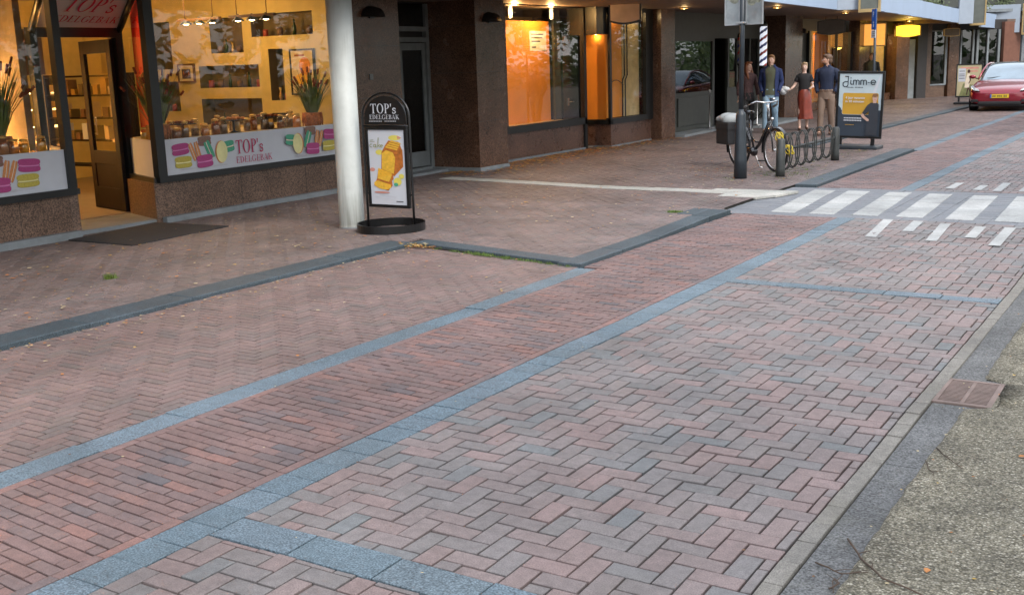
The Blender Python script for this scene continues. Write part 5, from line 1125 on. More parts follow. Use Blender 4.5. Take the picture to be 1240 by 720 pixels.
rrect(d, .07, .41, .73, .83, .035, 'print_sky'); rrect(d, .075, .415, .725, .825, .032, 'print_ochre')
def arc(c, r, a0, a1, n=10): return [(c[0]+r*math.cos(R(a0+(a1-a0)*i/n)), c[1]+r*math.sin(R(a0+(a1-a0)*i/n))) for i in range(n+1)]
K = .018; y0 = .985; XH = .085
d.stroke([(.155, y0+.155), (.155, y0)]+arc((.11, y0), .045, 0, -180)+[(.065, y0+.03), (.10, y0+.055), (.15, y0+.055)], K, 'print_ink'); d.stroke([(.10, y0+.155), (.16, y0+.155)], K, 'print_ink')
d.stroke([(.205, y0+XH), (.205, y0+.03)]+arc((.225, y0+.025), .02, 180, 300, 5), K, 'print_ink'); d.ell(.205, y0+.125, .011, .011, 'print_ink')
x = .255
for w2 in range(2):
    d.stroke([(x, y0), (x, y0+XH)], K, 'print_ink')
    for k in range(2): d.stroke([(x+k*.052, y0+.05)]+arc((x+.026+k*.052, y0+XH-.026), .026, 180, 0)+[(x+(k+1)*.052, y0)], K, 'print_ink')
    x += .135
d.stroke([(.52, y0+.042), (.55, y0+.042)], K*.8, 'print_ink'); d.stroke([(.575, y0+.045), (.66, y0+.045)]+arc((.618, y0+.045), .042, 0, 320, 16), K, 'print_ink')
d.text('Phone  Repair', .185, .925, .048, 'print_ink') if False else None
for k in range(5): d.rect(.14+.026*k, .925, .158+.026*k, .942, 'print_ink')
for k in range(6): d.rect(.29+.026*k, .925, .308+.026*k, .942, 'print_ink')
d.text('4 jaar garantie', .13, .715, .062, 'white_print', .0012); d.text('in 30 minuten', .13, .645, .062, 'white_print', .0012)
for l, z in ((.33, .335), (.33, .29)):
    for k in range(int(l/.03)): d.rect(.12+k*.03, z, .12+k*.03+.023, z+.022, 'white_print')
for k in range(7): d.rect(.15+k*.024, .21, .165+k*.024, .223, 'print_ochre')
# the printed figure with hand on hip
d.poly([(.52, .02), (.74, .02), (.75, .35), (.745, .62), (.70, .655), (.60, .645), (.56, .60), (.57, .42), (.54, .20)], 'print_shirt')
d.poly([(.60, .645), (.54, .60), (.45, .44), (.49, .40), (.585, .50)], 'print_shirt'); d.poly([(.45, .44), (.43, .40), (.46, .36), (.55, .29), (.58, .30), (.58, .33), (.50, .39), (.49, .42)], 'print_skin')
d.poly([(.64, .64), (.70, .64), (.70, .70), (.64, .70)], 'print_skin'); d.ell(.67, .735, .046, .062, 'print_skin'); d.ell(.672, .785, .05, .035, 'print_hair', .15); d.rect(.622, .745, .632, .785, 'print_hair'); d.ell(.654, .742, .006, .004, 'print_ink'); d.ell(.687, .742, .006, .004, 'print_ink'); d.rect(.658, .704, .683, .709, 'print_red')
m.build('poster', jb)
m = MB('black_metal'); m.box(-.36, -.29, -.02, .02, .06, .20, bev=.005); m.build('leg', jb); m = MB('black_metal'); m.box(.24, .31, -.02, .02, .06, .20, bev=.005); m.build('leg', jb)
m = MB('rubber_grey'); m.box(-.42, .42, -.27, .27, 0, .07, 'dark_steel', bev=.03); m.build('base', jb)
# far poster board
t = thing('poster_board', 'pale yellow poster board with a walking figure beside the red car', 'poster board', (-7.12, 40.6, .03), R(6)); mat('poster_beige', (.50,.44,.26), .5, var=.12, scale=3); mat('poster_pink', (.62,.28,.22), .5); mat('poster_green', (.22,.24,.10), .5, var=.3, scale=8)
m = MB('black_metal'); m.box(-.42, .42, -.02, .02, .22, .27); m.box(-.42, .42, -.02, .02, 1.30, 1.34); m.box(-.42, -.38, -.0195, .0195, .27, 1.30); m.box(.38, .42, -.0195, .0195, .27, 1.30); m.build('frame', t)
m = MB('poster_beige'); m.box(-.38, .38, -.008, .008, .27, 1.30); d = Decal((-.38, -.0085, .27), (1, 0, 0), (0, 0, 1), m)
d.poly([(.08, 0), (.7, 0), (.6, .35), (.2, .42)], 'poster_green'); d.rect(.10, .90, .66, .96, 'poster_pink'); d.rect(.32, .80, .64, .85, 'poster_pink'); d.rect(.03, .48, .26, .92, 'white_print')
for z in (.82, .72, .66, .58): d.rect(.06, z, .23, z+.02, 'print_ink')
d.poly([(.24, .28), (.38, .26), (.42, .52), (.40, .74), (.32, .76), (.27, .55)], 'macaron_cream'); d.ell(.36, .82, .045, .06, 'photo_dark'); d.poly([(.36, .28), (.40, .28), (.48, .03), (.44, .03)], 'photo_dark'); d.poly([(.34, .28), (.38, .28), (.33, .03), (.30, .03)], 'photo_dark'); d.poly([(.40, .68), (.44, .52), (.38, .40), (.36, .42), (.40, .52), (.37, .66)], 'photo_dark')
m.build('poster', t); m = MB('black_metal'); m.box(-.33, -.27, -.02, .02, .06, .22); m.build('leg', t); m = MB('black_metal'); m.box(.27, .33, -.02, .02, .06, .22); m.build('leg', t); m = MB('black_metal'); m.box(-.45, .45, -.26, .26, 0, .07, bev=.03); m.build('base', t)

# arched pavement sign of the pastry shop
sg = thing('pavement_sign', 'black arched pavement sign with cake poster and round base beside the white column', 'pavement sign', (-7.98, 9.99, .03), 0)
m = MB('black_metal'); m.tube([(-.265, 0, .02)]+[(-.265, 0, .4), (-.265, 0, 1.0)]+[(.265*math.cos(R(180-180*i/20)), 0, 1.305+.265*math.sin(R(180-180*i/20))) for i in range(21)]+[(.265, 0, 1.0), (.265, 0, .4), (.265, 0, .02)], .0125, 10)
m.tube([(-.265, 0, 1.20), (.265, 0, 1.20)], .009, 8); 
for z in (.42, .95): m.tube([(-.265, 0, z), (-.235, 0, z)], .009, 6); m.tube([(.235, 0, z), (.265, 0, z)], .009, 6)
m.build('frame', sg)
n = 48; ro, ri = .40, .385; vs = []
m = MB('black_metal')
for r_, z_ in ((ro, 0), (ro, .095), (ri, .095), (ri, 0)): vs += [(r_*math.cos(2*math.pi*i/n), r_*.98*math.sin(2*math.pi*i/n), z_) for i in range(n)]
m.add(vs, [(k*n+i, k*n+(i+1) % n, ((k+1) % 4)*n+(i+1) % n, ((k+1) % 4)*n+i) for k in range(4) for i in range(n)]); m.box(-.39, .39, -.02, .02, .0, .02); m.build('ring_base', sg)
m = MB('black_metal'); pts = [(.235, 1.215)]+[(.235*math.cos(R(180*i/24)), 1.29+.245*math.sin(R(180*i/24))) for i in range(25)]+[(-.235, 1.215)]
k = len(pts); m.add([(a, -.008, b) for a, b in pts]+[(a, .008, b) for a, b in pts], [list(range(k))[::-1], list(range(k, 2*k))]+[(i, (i+1) % k, k+(i+1) % k, k+i) for i in range(k)])
d = Decal((-.235, -.0085, 1.215), (1, 0, 0), (0, 0, 1), m, base=.001)
serif(d, "TOP", .075, .125, .108, 'white_print', .92); serif(d, "'s", .302, .125, .108, 'white_print', .92); serif(d, "EDELGEBAK", .063, .060, .050, 'white_print', 1.02)
for kk in range(8): d.rect(.065+kk*.019, .034, .079+kk*.019, .042, 'white_print')
for kk in range(7): d.rect(.245+kk*.019, .034, .259+kk*.019, .042, 'white_print')
m.build('head_panel', sg)
m = MB('black_metal'); 
for a in ((-.235, .235, .265, .30), (-.235, .235, 1.155, 1.19)): m.box(a[0], a[1], -.02, .02, a[2], a[3], bev=.004)
m.box(-.235, -.205, -.0195, .0195, .30, 1.155, bev=.004); m.box(.205, .235, -.0195, .0195, .30, 1.155, bev=.004); m.build('poster_frame', sg)
mat('crust', (.42,.13,.02), .6, var=.3, scale=30); mat('crumb', (.72,.42,.04), .6, var=.15, scale=40); mat('lemon', (.68,.60,.12), .5, var=.1); mat('rose', (.55,.25,.20), .5)
m = MB('white_print'); m.box(-.205, .205, -.008, .008, .30, 1.155); d = Decal((-.205, -.0085, .30), (1, 0, 0), (0, 0, 1), m)
d.ell(.30, .765, .07, .03, 'lemon'); d.poly([(.33, .79), (.38, .765), (.33, .75)], 'rose'); d.ell(.12, .60, .045, .03, 'lemon'); d.ell(.03, .40, .03, .022, 'rose')
d.poly([(.13, .39), (.28, .33), (.385, .44), (.385, .62), (.345, .72), (.23, .735), (.19, .68), (.145, .60)], 'crust')
for kk in range(4): d.poly([(.19+.02*kk, .655+.022*kk), (.32+.013*kk, .625+.022*kk), (.335+.013*kk, .64+.022*kk), (.20+.02*kk, .672+.022*kk)], 'crumb'); d.stroke([(.19+.02*kk, .652+.022*kk), (.325+.013*kk, .62+.022*kk)], .006, 'crust')
d.poly([(.14, .41), (.275, .355), (.30, .54), (.275, .60), (.20, .625), (.15, .59)], 'crumb')
d.poly([(.04, .22), (.20, .16), (.255, .22), (.25, .27), (.08, .30)], 'crust'); d.ell(.14, .225, .10, .05, 'crumb', -.2)
d.poly([(.075, .28), (.22, .235), (.27, .30), (.26, .36), (.10, .40)], 'crust'); d.poly([(.085, .30), (.215, .262), (.255, .345), (.10, .395)], 'crumb'); d.poly([(.085, .31), (.10, .42), (.25, .365), (.25, .345)], 'loaf_light')
d.ell(.315, .27, .045, .045, 'lemon'); d.ell(.36, .33, .03, .028, 'lemon'); d.ell(.295, .235, .025, .02, 'macaron_green'); d.ell(.13, .14, .09, .012, 'rose'); d.stroke([(.1, .11), (.2, .105), (.29, .085)], .006, 'print_shadow'); d.stroke([(.05, .09), (.15, .07), (.25, .06)], .004, 'print_shadow'); d.rect(.29, .035, .37, .045, 'ink')
# handwriting: tasty / cake
for p in ([(.02, .735), (.06, .74)], [(.02, .722), (.075, .722)]): d.stroke(p, .005, 'poster_green')
W2 = 'poster_green'
d.stroke(arc((.035, .675), .017, 60, 300), .007, W2); d.stroke(arc((.075, .673), .015, 20, 380), .007, W2); d.stroke([(.091, .69), (.092, .66), (.10, .658)], .007, W2); d.stroke([(.112, .658), (.122, .765), (.126, .76)], .007, W2); d.stroke([(.114, .672), (.14, .69)], .006, W2); d.stroke([(.122, .676), (.14, .657)], .006, W2); d.stroke([(.147, .672), (.172, .676)]+arc((.159, .672), .014, 10, 310), .007, W2)
m.build('poster', sg)

for o in [x for x in bpy.data.objects if x.parent == sg and not x.name.startswith('ring_base')]: o.scale = (1.27, 1, 1)

for o in [x for x in bpy.data.objects if x.parent == jb]: o.scale = (1.05, 1, 1)
jb.rotation_euler = (0, R(1.6), 0)

# ================================================================== PEOPLE
def skinmesh(nodes, edges, root, sub=2):
    names = list(nodes); ix = {n: i for i, n in enumerate(names)}
    me = bpy.data.meshes.new('s'); me.from_pydata([nodes[n][0] for n in names], [(ix[a], ix[b]) for a, b in edges], [])
    o = bpy.data.objects.new('s', me); col.objects.link(o)
    md = o.modifiers.new('k', 'SKIN'); md.use_smooth_shade = True
    for i, n in enumerate(names):
        sv = me.skin_vertices[0].data[i]; r = nodes[n][1]; sv.radius = (r, r) if not isinstance(r, tuple) else r; sv.use_root = (n == root); 
    sb = o.modifiers.new('b', 'SUBSURF'); sb.levels = sub; sb.render_levels = sub
    dg = bpy.context.evaluated_depsgraph_get(); dg.update()
    r = bpy.data.meshes.new_from_object(o.evaluated_get(dg)); out = ([v.co[:] for v in r.vertices], [list(p.vertices) for p in r.polygons])
    bpy.data.objects.remove(o); bpy.data.meshes.remove(me); bpy.data.meshes.remove(r); return out
SK = [('skin_fair', (.55,.36,.28)), ('skin_light', (.60,.41,.33)), ('skin_tan', (.48,.29,.21))]
for n_, c_ in SK: mat(n_, c_, .5, var=.06)
mat('eye_white', (.7,.7,.7), .3); mat('eye_dark', (.03,.025,.02), .3); mat('lip', (.42,.17,.14), .5)
mat('hair_auburn', (.17,.06,.025), .55, var=.3, scale=40); mat('hair_brown', (.10,.055,.03), .6, var=.3, scale=40); mat('hair_sandy', (.24,.13,.06), .6, var=.3, scale=40); mat('hair_blond', (.42,.30,.18), .6, var=.25, scale=40)
mat('cloth_plum', (.075,.04,.042), .8, var=.5, scale=35); mat('cloth_black', (.012,.012,.014), .85); mat('cloth_olive', (.075,.085,.055), .85, var=.15); mat('cloth_blue', (.008,.02,.085), .8, var=.15); mat('jeans', (.20,.31,.41), .85, var=.2, scale=9); mat('satin_red', (.20,.035,.02), .38, var=.25, scale=7); mat('cloth_navy', (.009,.017,.045), .8, var=.2); mat('khaki', (.17,.12,.09), .85, var=.15); mat('shoe_white', (.6,.6,.58), .5); mat('shoe_brown', (.10,.055,.035), .5); mat('bag_white', (.55,.57,.58), .5, var=.25, scale=25); mat('cloth_dark', (.025,.028,.027), .8)
def hand(mb, wrist, d, side, skin, L=.17):
    """palm with five separate fingers, lightly curled; d = pointing direction"""
    d = Vector(d).normalized(); fr = Vector((0, -1, 0)); n = d.cross(fr); n = n.normalized() if n.length > .1 else Vector((1, 0, 0)); f = n.cross(d).normalized(); w0 = Vector(wrist)
    q = Matrix((n, f, d)).transposed()
    mb.ell(w0+d*L*.26, (.019, .040, L*.29), 10, 7, skin, q)
    for k in range(4):
        b = w0+d*L*.46+f*(.027-.018*k); l = L*(.44, .5, .47, .36)[k]; cu = n*(-side)*.018
        mb.tube([b, b+d*l*.4+cu*.2, b+d*l*.72+cu*.7, b+d*l+cu*1.5], [.0085, .008, .0075, .006], 6, skin)
    b = w0+d*L*.16+f*.032; mb.tube([b, b+f*.026+d*.03, b+f*.03+d*.062], [.011, .0095, .007], 6, skin)
def person(label, loc, rz, h, skin, hair, top, bottom, shoes, wrL, wrR, elL, elR, step=.12, female=False, head=0.0, long_hair=False, beard=False, skirt=False, short_sleeve=False, jacket=None, pockets=(False, False), name='person'):
    t = thing(name, label, 'person', loc, rz, 'people walking along the arcade'); k = h/1.80; sw = .155 if female else .185; hw = .095
    V = lambda x, y, z: (x*k, y*k, z*k)
    fr = step
    aL, aR = V(hw+.01, fr*.9, .09), V(-hw-.01, -fr, .08); kL, kR = V(hw+.01, fr*.25-.03, .50), V(-hw-.005, -fr*.55-.03, .50)
    hz = Vector((math.sin(head), -math.cos(head), 0))
    tors = (.115, .085) if not female else (.098, .075)
    hd = Vector(V(0, -.01, 1.66))
    N_ = {'pel': (V(0, 0, .95), (.122*k, .085*k)), 'wai': (V(0, -.005, 1.10), (tors[0]*k*.92, tors[1]*k*.9)), 'che': (V(0, -.01, 1.30), (tors[0]*1.12*k, tors[1]*1.1*k)), 'upc': (V(0, 0, 1.41), (tors[0]*.8*k, .07*k)), 'nec': (V(0, 0, 1.53), .055*k), 'hb': (tuple(hd+Vector(V(0, .0, -.055))), (.062*k, .068*k)), 'ht': (tuple(hd+Vector(V(0, .005, .055))), (.074*k, .088*k)),
          'shL': (V(sw-.03, .004, 1.42), .040*k), 'elL': (V(*elL), .042*k), 'wrL': (V(*wrL), .027*k), 'shR': (V(-sw+.03, .004, 1.42), .040*k), 'elR': (V(*elR), .042*k), 'wrR': (V(*wrR), .027*k),
          'hiL': (V(hw-.01, 0, .88), .068*k), 'knL': (kL, .056*k), 'caL': (tuple((Vector(kL)*.62+Vector(aL)*.38)+Vector(V(0, .02, 0))), .052*k), 'anL': (aL, .036*k), 'toL': (tuple(Vector(aL)+Vector(V(.01, -.15, -.055))), .03*k),
          'hiR': (V(-hw+.01, 0, .88), .068*k), 'knR': (kR, .056*k), 'caR': (tuple((Vector(kR)*.62+Vector(aR)*.38)+Vector(V(0, .02, 0))), .052*k), 'anR': (aR, .036*k), 'toR': (tuple(Vector(aR)+Vector(V(-.01, -.15, -.05))), .03*k)}
    Eb = [('pel', 'wai'), ('wai', 'che'), ('che', 'upc'), ('upc', 'nec'), ('nec', 'hb'), ('hb', 'ht'), ('upc', 'shL'), ('shL', 'elL'), ('elL', 'wrL'), ('upc', 'shR'), ('shR', 'elR'), ('elR', 'wrR')]+[(a+s_, b+s_) for s_ in 'LR' for a, b in (('hi', 'kn'), ('kn', 'ca'), ('ca', 'an'), ('an', 'to'))]+[('pel', 'hiL'), ('pel', 'hiR')]
    m = MB(skin); v, f = skinmesh(N_, Eb, 'pel'); m.add(v, f, skin, True)
    for s_, el, wr, pk in ((1, elL, wrL, pockets[0]), (-1, elR, wrR, pockets[1])):
        if not pk: hand(m, V(*wr), Vector(wr)-Vector(el), s_, skin, .18*k)
    # face: brow, nose, ears, chin
    q = Matrix.Rotation(head, 3, 'Z'); FP = lambda x, y, z: hd+q @ Vector((x*k, y*k, z*k))
    m.ell(FP(0, -.012, -.01), (.070*k, .088*k, .112*k), 16, 12, skin, q); m.ell(FP(0, -.045, -.085), (.040*k, .042*k, .035*k), 12, 8, skin, q)
    m.tube([FP(0, -.092, .015), FP(0, -.108, -.018), FP(0, -.112, -.030)], [.008*k, .012*k, .015*k], 8, skin); m.ell(FP(.074, .005, -.005), (.010*k, .018*k, .03*k), 8, 6, skin, q); m.ell(FP(-.074, .005, -.005), (.010*k, .018*k, .03*k), 8, 6, skin, q)
    body = m.build('body', t)
    m = MB('eye_white')
    for s_ in (-1, 1): m.ell(FP(s_*.029, -.088, .006), (.012*k, .008*k, .007*k), 8, 6, 'eye_white', q); m.ell(FP(s_*.029, -.094, .006), (.006*k, .005*k, .006*k), 8, 6, 'eye_dark', q); m.tube([FP(s_*.015, -.096, .026), FP(s_*.043, -.088, .026)], .0035*k, 5, hair)
    m.tube([FP(-.022, -.094, -.056), FP(0, -.100, -.058), FP(.022, -.094, -.056)], .0055*k, 6, 'lip'); m.build('face', t)
    # hair
    m = MB(hair); m.ell(FP(0, .022, .045), (.085*k, .098*k, .088*k), 16, 10, hair, q); m.ell(FP(0, .05, -.02), (.080*k, .065*k, .085*k), 14, 8, hair, q); m.ell(FP(.02, -.05, .095), (.065*k, .05*k, .035*k), 12, 8, hair, q)
    if long_hair:
        for s_ in (-1, 1):
            m.tube([FP(s_*.06, 0, .06), FP(s_*.085, -.01, -.03), FP(s_*.09, -.03, -.13), FP(s_*.085, -.07, -.25), FP(s_*.08, -.085, -.33)], [.03*k, .034*k, .04*k, .035*k, .012*k], 8, hair)
        m.tube([FP(0, .07, .02), FP(0, .09, -.12), FP(0, .10, -.30)], [.07*k, .075*k, .03*k], 10, hair)
    elif female: m.ell(FP(0, .105, .03), (.035*k, .035*k, .035*k), 10, 8, hair, q)
    if beard: m.ell(FP(0, -.040, -.075), (.054*k, .054*k, .045*k), 12, 8, hair, q)
    m.build('hair', t)
    # clothes: shells lofted over the body, sleeves and legs running out of them
    def shell(mb, rings, mm, a0=0.0, a1=360.0, n=30, e=2.3, fold=.006):
        vs = []; closed = a1-a0 >= 360; kk = n if closed else n+1
        for i, (z, rx, ry, cy) in enumerate(rings):
            for j in range(kk):
                q_ = R(a0+(a1-a0)*j/n-90); cx_, sx_ = math.cos(q_), math.sin(q_); w_ = 1+fold/rx*math.sin(j*1.9+i*1.3)
                vs.append(V(math.copysign(abs(cx_)**(2/e), cx_)*rx*w_, cy+math.copysign(abs(sx_)**(2/e), sx_)*ry*w_, z))
        mb.add(vs, [(i*kk+j, i*kk+(j+1) % kk, (i+1)*kk+(j+1) % kk, (i+1)*kk+j) for i in range(len(rings)-1) for j in range(kk if closed else n)], mm, True)
    def limb(mb, pts, rs, mm):
        P_ = []; Rr = []
        for a_, b_, r0, r1 in zip(pts[:-1], pts[1:], rs[:-1], rs[1:]):
            for q_ in range(4): u_ = q_/4; P_.append(Vector(a_).lerp(Vector(b_), u_)); Rr.append((r0+(r1-r0)*u_)*k*(1+.05*math.sin(len(P_)*2.2)))
        P_.append(Vector(pts[-1])); Rr.append(rs[-1]*k); mb.tube(P_, Rr, 14, mm)
    f_ = .86 if female else 1.0
    tor = [(.85, .172*f_, .122, 0), (.95, .170*f_, .122, 0), (1.08, .148*f_, .112, 0), (1.20, .155*f_, .118, -.005), (1.32, .180*f_, .128, -.008), (1.40, .195*f_, .122, -.004), (1.455, .195*f_, .098, .004), (1.49, .15*f_, .082, .01), (1.515, .095, .074, .01), (1.55, .068, .066, .006)]
    if skirt: tor = [(1.0, .145, .115, 0)]+tor[3:8]+[(1.50, .115, .078, .012)]
    if long_hair: tor = tor[:-1]
    if not skirt and not jacket and not female: tor = [(.95, .160, .116, 0)]+tor[2:]
    if jacket: tor[0] = (.87, .186, .134, 0); tor[1] = (.95, .180, .130, 0)
    m = MB(top); shell(m, tor, top)
    main = jacket or top
    mj = MB(jacket) if jacket else m
    if jacket: shell(mj, [(.83, .195, .145, .0), (.95, .190, .145, .0), (1.10, .178, .138, .0), (1.25, .190, .142, 0), (1.38, .208, .140, 0), (1.455, .205, .115, .006), (1.50, .14, .095, .012), (1.54, .088, .085, .012)], jacket, 32, 328)
    for s_, sx in (('L', 1), ('R', -1)):
        sh = Vector(V(sx*(sw-.005), .004, 1.425)); el = Vector(N_['el'+s_][0]); wr = Vector(N_['wr'+s_][0])
        mj.ell(sh+Vector((-sx*.004*k, 0, -.008*k)), (.080*f_*k, .078*f_*k, .062*k), 14, 8, main)
        if short_sleeve: limb(mj, [sh, sh.lerp(el, .55)], [.066*f_, .058], main)
        else: limb(mj, [sh, sh.lerp(el, .5), el, el.lerp(wr, .95)], [.078*f_, .068*f_, .056, .044], main)
    if jacket: mj.tube([V(-.075, -.06, 1.50), V(-.085, .03, 1.54), V(0, .085, 1.56), V(.085, .03, 1.54), V(.075, -.06, 1.50)], .020*k, 8); mj.build('jacket', t)
    elif not short_sleeve and not long_hair: m.tube([V(-.035, -.062, 1.50), V(-.07, -.02, 1.55), V(0, .06, 1.575), V(.07, -.02, 1.55), V(.035, -.062, 1.50)], .016*k, 8)
    m.build('sweater' if jacket else 'shirt', t)
    if not skirt and not jacket and not female:
        m = MB('shoe_brown'); shell(m, [(.962, .174, .127, 0), (.997, .172, .126, 0)], 'shoe_brown'); m.build('belt', t)
    if skirt:
        n = 36; pr = [(.132, 1.08), (.168, .95), (.182, .82), (.182, .6), (.190, .42), (.20, .30)]; vs = []
        for i, (r, z) in enumerate(pr):
            for j in range(n): a = 2*math.pi*j/n; rr = r*(1+.035*i*math.sin(a*7+i*.3)/2); vs.append(V(rr*math.cos(a)+.01*i, rr*.95*math.sin(a)-fr*.2*i/5, z))
        m = MB(bottom); m.add(vs, [(i*n+j, (i+1)*n+j, (i+1)*n+(j+1) % n, i*n+(j+1) % n) for i in range(len(pr)-1) for j in range(n)], bottom, True); m.build('skirt', t)
    else:
        m = MB(bottom); shell(m, [(.80, .172*f_, .120, 0), (.88, .172*f_, .124, 0), (.94, .172*f_, .124, 0), (1.0, .168*f_, .122, 0), (1.02, .150*f_, .108, 0)], bottom)
        for s_, sx in (('L', 1), ('R', -1)):
            hi = Vector(V(sx*.088, 0, .90)); kn = Vector(N_['kn'+s_][0]); an = Vector(N_['an'+s_][0])
            limb(m, [hi, hi.lerp(kn, .5), kn, kn.lerp(an, .5)+Vector((0, .012, 0)), an+Vector((0, .012, .0))], [.100*f_, .092*f_, .073, .068, .064 if not female else .052], bottom)
        m.build('trousers', t)
    for s_ in 'LR':
        a = Vector(N_['an'+s_][0]); m = MB(shoes); z0 = a.z-.075*k
        m.ell(a+Vector((0, -.07*k, -.045*k)), (.046*k, .135*k, .042*k), 14, 8, shoes); m.ell(a+Vector((0, .03*k, -.02*k)), (.042*k, .055*k, .055*k), 12, 8, shoes); m.build('shoe', t)
    return t
RZ = R(19)
person('woman with long auburn hair in a dark plum top beside the sign post', (-9.76, 26.5, .03), R(32), 1.72, 'skin_fair', 'hair_auburn', 'cloth_plum', 'cloth_black', 'shoe_white', (.25, -.06, .93), (-.24, .04, .92), (.23, .03, 1.18), (-.24, .05, 1.18), .13, True, R(35), True)
person('man in an open blue jacket over an olive sweater and light blue jeans', (-9.15, 26.4, .03), R(14), 1.87, 'skin_fair', 'hair_sandy', 'cloth_olive', 'jeans', 'shoe_brown', (.18, -.08, .93), (-.18, -.08, .93), (.245, .05, 1.15), (-.245, .05, 1.15), .15, False, R(-6), jacket='cloth_blue', pockets=(True, True))
w2 = person('woman in a black short sleeved top and long red satin skirt carrying a white bag', (-8.60, 27.25, .03), R(24), 1.66, 'skin_light', 'hair_blond', 'cloth_black', 'satin_red', 'shoe_brown', (.16, -.26, 1.13), (-.36, -.20, 1.10), (.25, -.02, 1.15), (-.26, .0, 1.17), .09, True, R(-8), skirt=True, short_sleeve=True)
person('bearded man in a navy shirt and khaki trousers with head turned sideways', (-7.55, 25.6, .03), R(4), 1.84, 'skin_tan', 'hair_brown', 'cloth_navy', 'khaki', 'shoe_brown', (.18, -.06, .94), (-.18, -.06, .94), (.25, .05, 1.15), (-.25, .05, 1.15), .12, False, R(-62), beard=True, pockets=(True, True))
person('distant man in a dark jacket in the shade behind the poster board', (-10.5, 41.0, .03), R(14), 1.82, 'skin_tan', 'hair_brown', 'cloth_olive', 'cloth_dark', 'cloth_black', (.27, -.02, .93), (-.27, -.02, .93), (.25, .05, 1.18), (-.25, .05, 1.18), .12, False, 0, jacket='cloth_dark')
m = MB('bag_white'); 
for k in range(7): m.ell((-8.98+rnd.uniform(-.06, .06), 26.93+rnd.uniform(-.03, .03), 1.01+rnd.uniform(-.05, .05)), (.085, .06, .07), 10, 7)
m.tube([(-9.0, 26.93, 1.05), (-8.97, 26.93, 1.13), (-8.93, 26.93, 1.05)], .008, 6); tag(m.build('white_bag'), 'crumpled white and grey bag held up by the woman in the red skirt', 'bag')

# ================================================================== RED CAR
mat('car_red', (.23,.005,.018), .25, metal=.35, var=.04, coat=1.0); mat('car_glass', (.20,.27,.32), .04, metal=.65, spec=.9, coat=1.0, var=.25, scale=1.5); mat('car_black', (.012,.012,.013), .45); mat('plate_yellow', (.70,.48,.02), .4, var=.03); mat('lamp_clear', (.55,.58,.6), .08, spec=.8, coat=1); mat('wheel_grey', (.16,.16,.17), .35, .7)  # car_glass: sky reflection put in as a bluish metallic colour
car = thing('red_car', 'dark red saloon car with yellow number plate driving towards the crossing', 'car', (-5.47, 36.2, 0), R(2))
def loft(mb, st, n_, mm, smooth=True):
    """stations: (y, [(x,z)...]) half section from bottom centre to top centre"""
    vs = []; k = len(st[0][1]); full = 2*k-2
    for y, sec in st:
        ring = [(x, y, z) for x, z in sec]+[(-x, y, z) for x, z in sec[-2:0:-1]]; vs += ring
    N2 = len(st); fs = [(i*full+j, (i+1)*full+j, (i+1)*full+(j+1) % full, i*full+(j+1) % full) for i in range(N2-1) for j in range(full)]
    fs += [list(range(full)), list(range((N2-1)*full, N2*full))[::-1]]
    mb.add(vs, fs, mm, smooth)
def sec(w_, zb, zs, zt): return [(0, zb), (w_*.86, zb), (w_*.97, zb+.10), (w_, (zb+zs)/2), (w_*.985, zs-.10), (w_*.93, zs), (w_*.74, zs+(zt-zs)*.75), (w_*.35, zt), (0, zt+.004)]
ST = [(0.0, sec(.62, .30, .52, .56)), (.03, sec(.74, .22, .56, .61)), (.10, sec(.83, .19, .62, .665)), (.28, sec(.895, .18, .69, .73)), (.6, sec(.92, .18, .75, .80)), (1.0, sec(.925, .18, .82, .87)), (1.45, sec(.925, .18, .88, .94)), (2.3, sec(.925, .18, .90, .96)), (3.4, sec(.925, .18, .93, .99)), (4.1, sec(.91, .2, .98, 1.04)), (4.55, sec(.86, .24, .96, 1.06)), (4.68, sec(.78, .30, .80, .95))]
m = MB('car_red'); loft(m, ST, 0, 'car_red'); me_o = m.build('body', car)
sb = me_o.modifiers.new('b', 'SUBSURF'); sb.levels = 2; sb.render_levels = 2
def gsec(w0, z0, w1, z1): return [(0, z0), (w0, z0), (w0*.98, z0+.03), (w0+(w1-w0)*.5, z0+(z1-z0)*.5), (w1+.03, z1-.10), (w1-.03, z1-.03), (w1*.6, z1), (0, z1+.01)]
GS = [(1.28, gsec(.72, .86, .70, .90)), (1.45, gsec(.78, .88, .72, .98)), (1.85, gsec(.83, .88, .68, 1.20)), (2.2, gsec(.84, .88, .64, 1.365)), (2.5, gsec(.84, .9, .62, 1.425)), (3.0, gsec(.84, .9, .60, 1.43)), (3.5, gsec(.82, .92, .58, 1.36)), (4.0, gsec(.78, .96, .56, 1.20)), (4.35, gsec(.70, .98, .56, 1.06))]
m = MB('car_glass'); loft(m, GS, 0, 'car_glass'); g_o = m.build('windows', car); sb = g_o.modifiers.new('b', 'SUBSURF'); sb.levels = 2; sb.render_levels = 2
m = MB('car_red')
for s_ in (-1, 1): m.tube([(s_*.80, 1.42, .93), (s_*.735, 1.85, 1.19), (s_*.665, 2.2, 1.355), (s_*.635, 2.6, 1.40), (s_*.61, 3.2, 1.40), (s_*.60, 3.8, 1.27), (s_*.62, 4.3, 1.07)], .028, 8)
m.build('roof_rails', car)
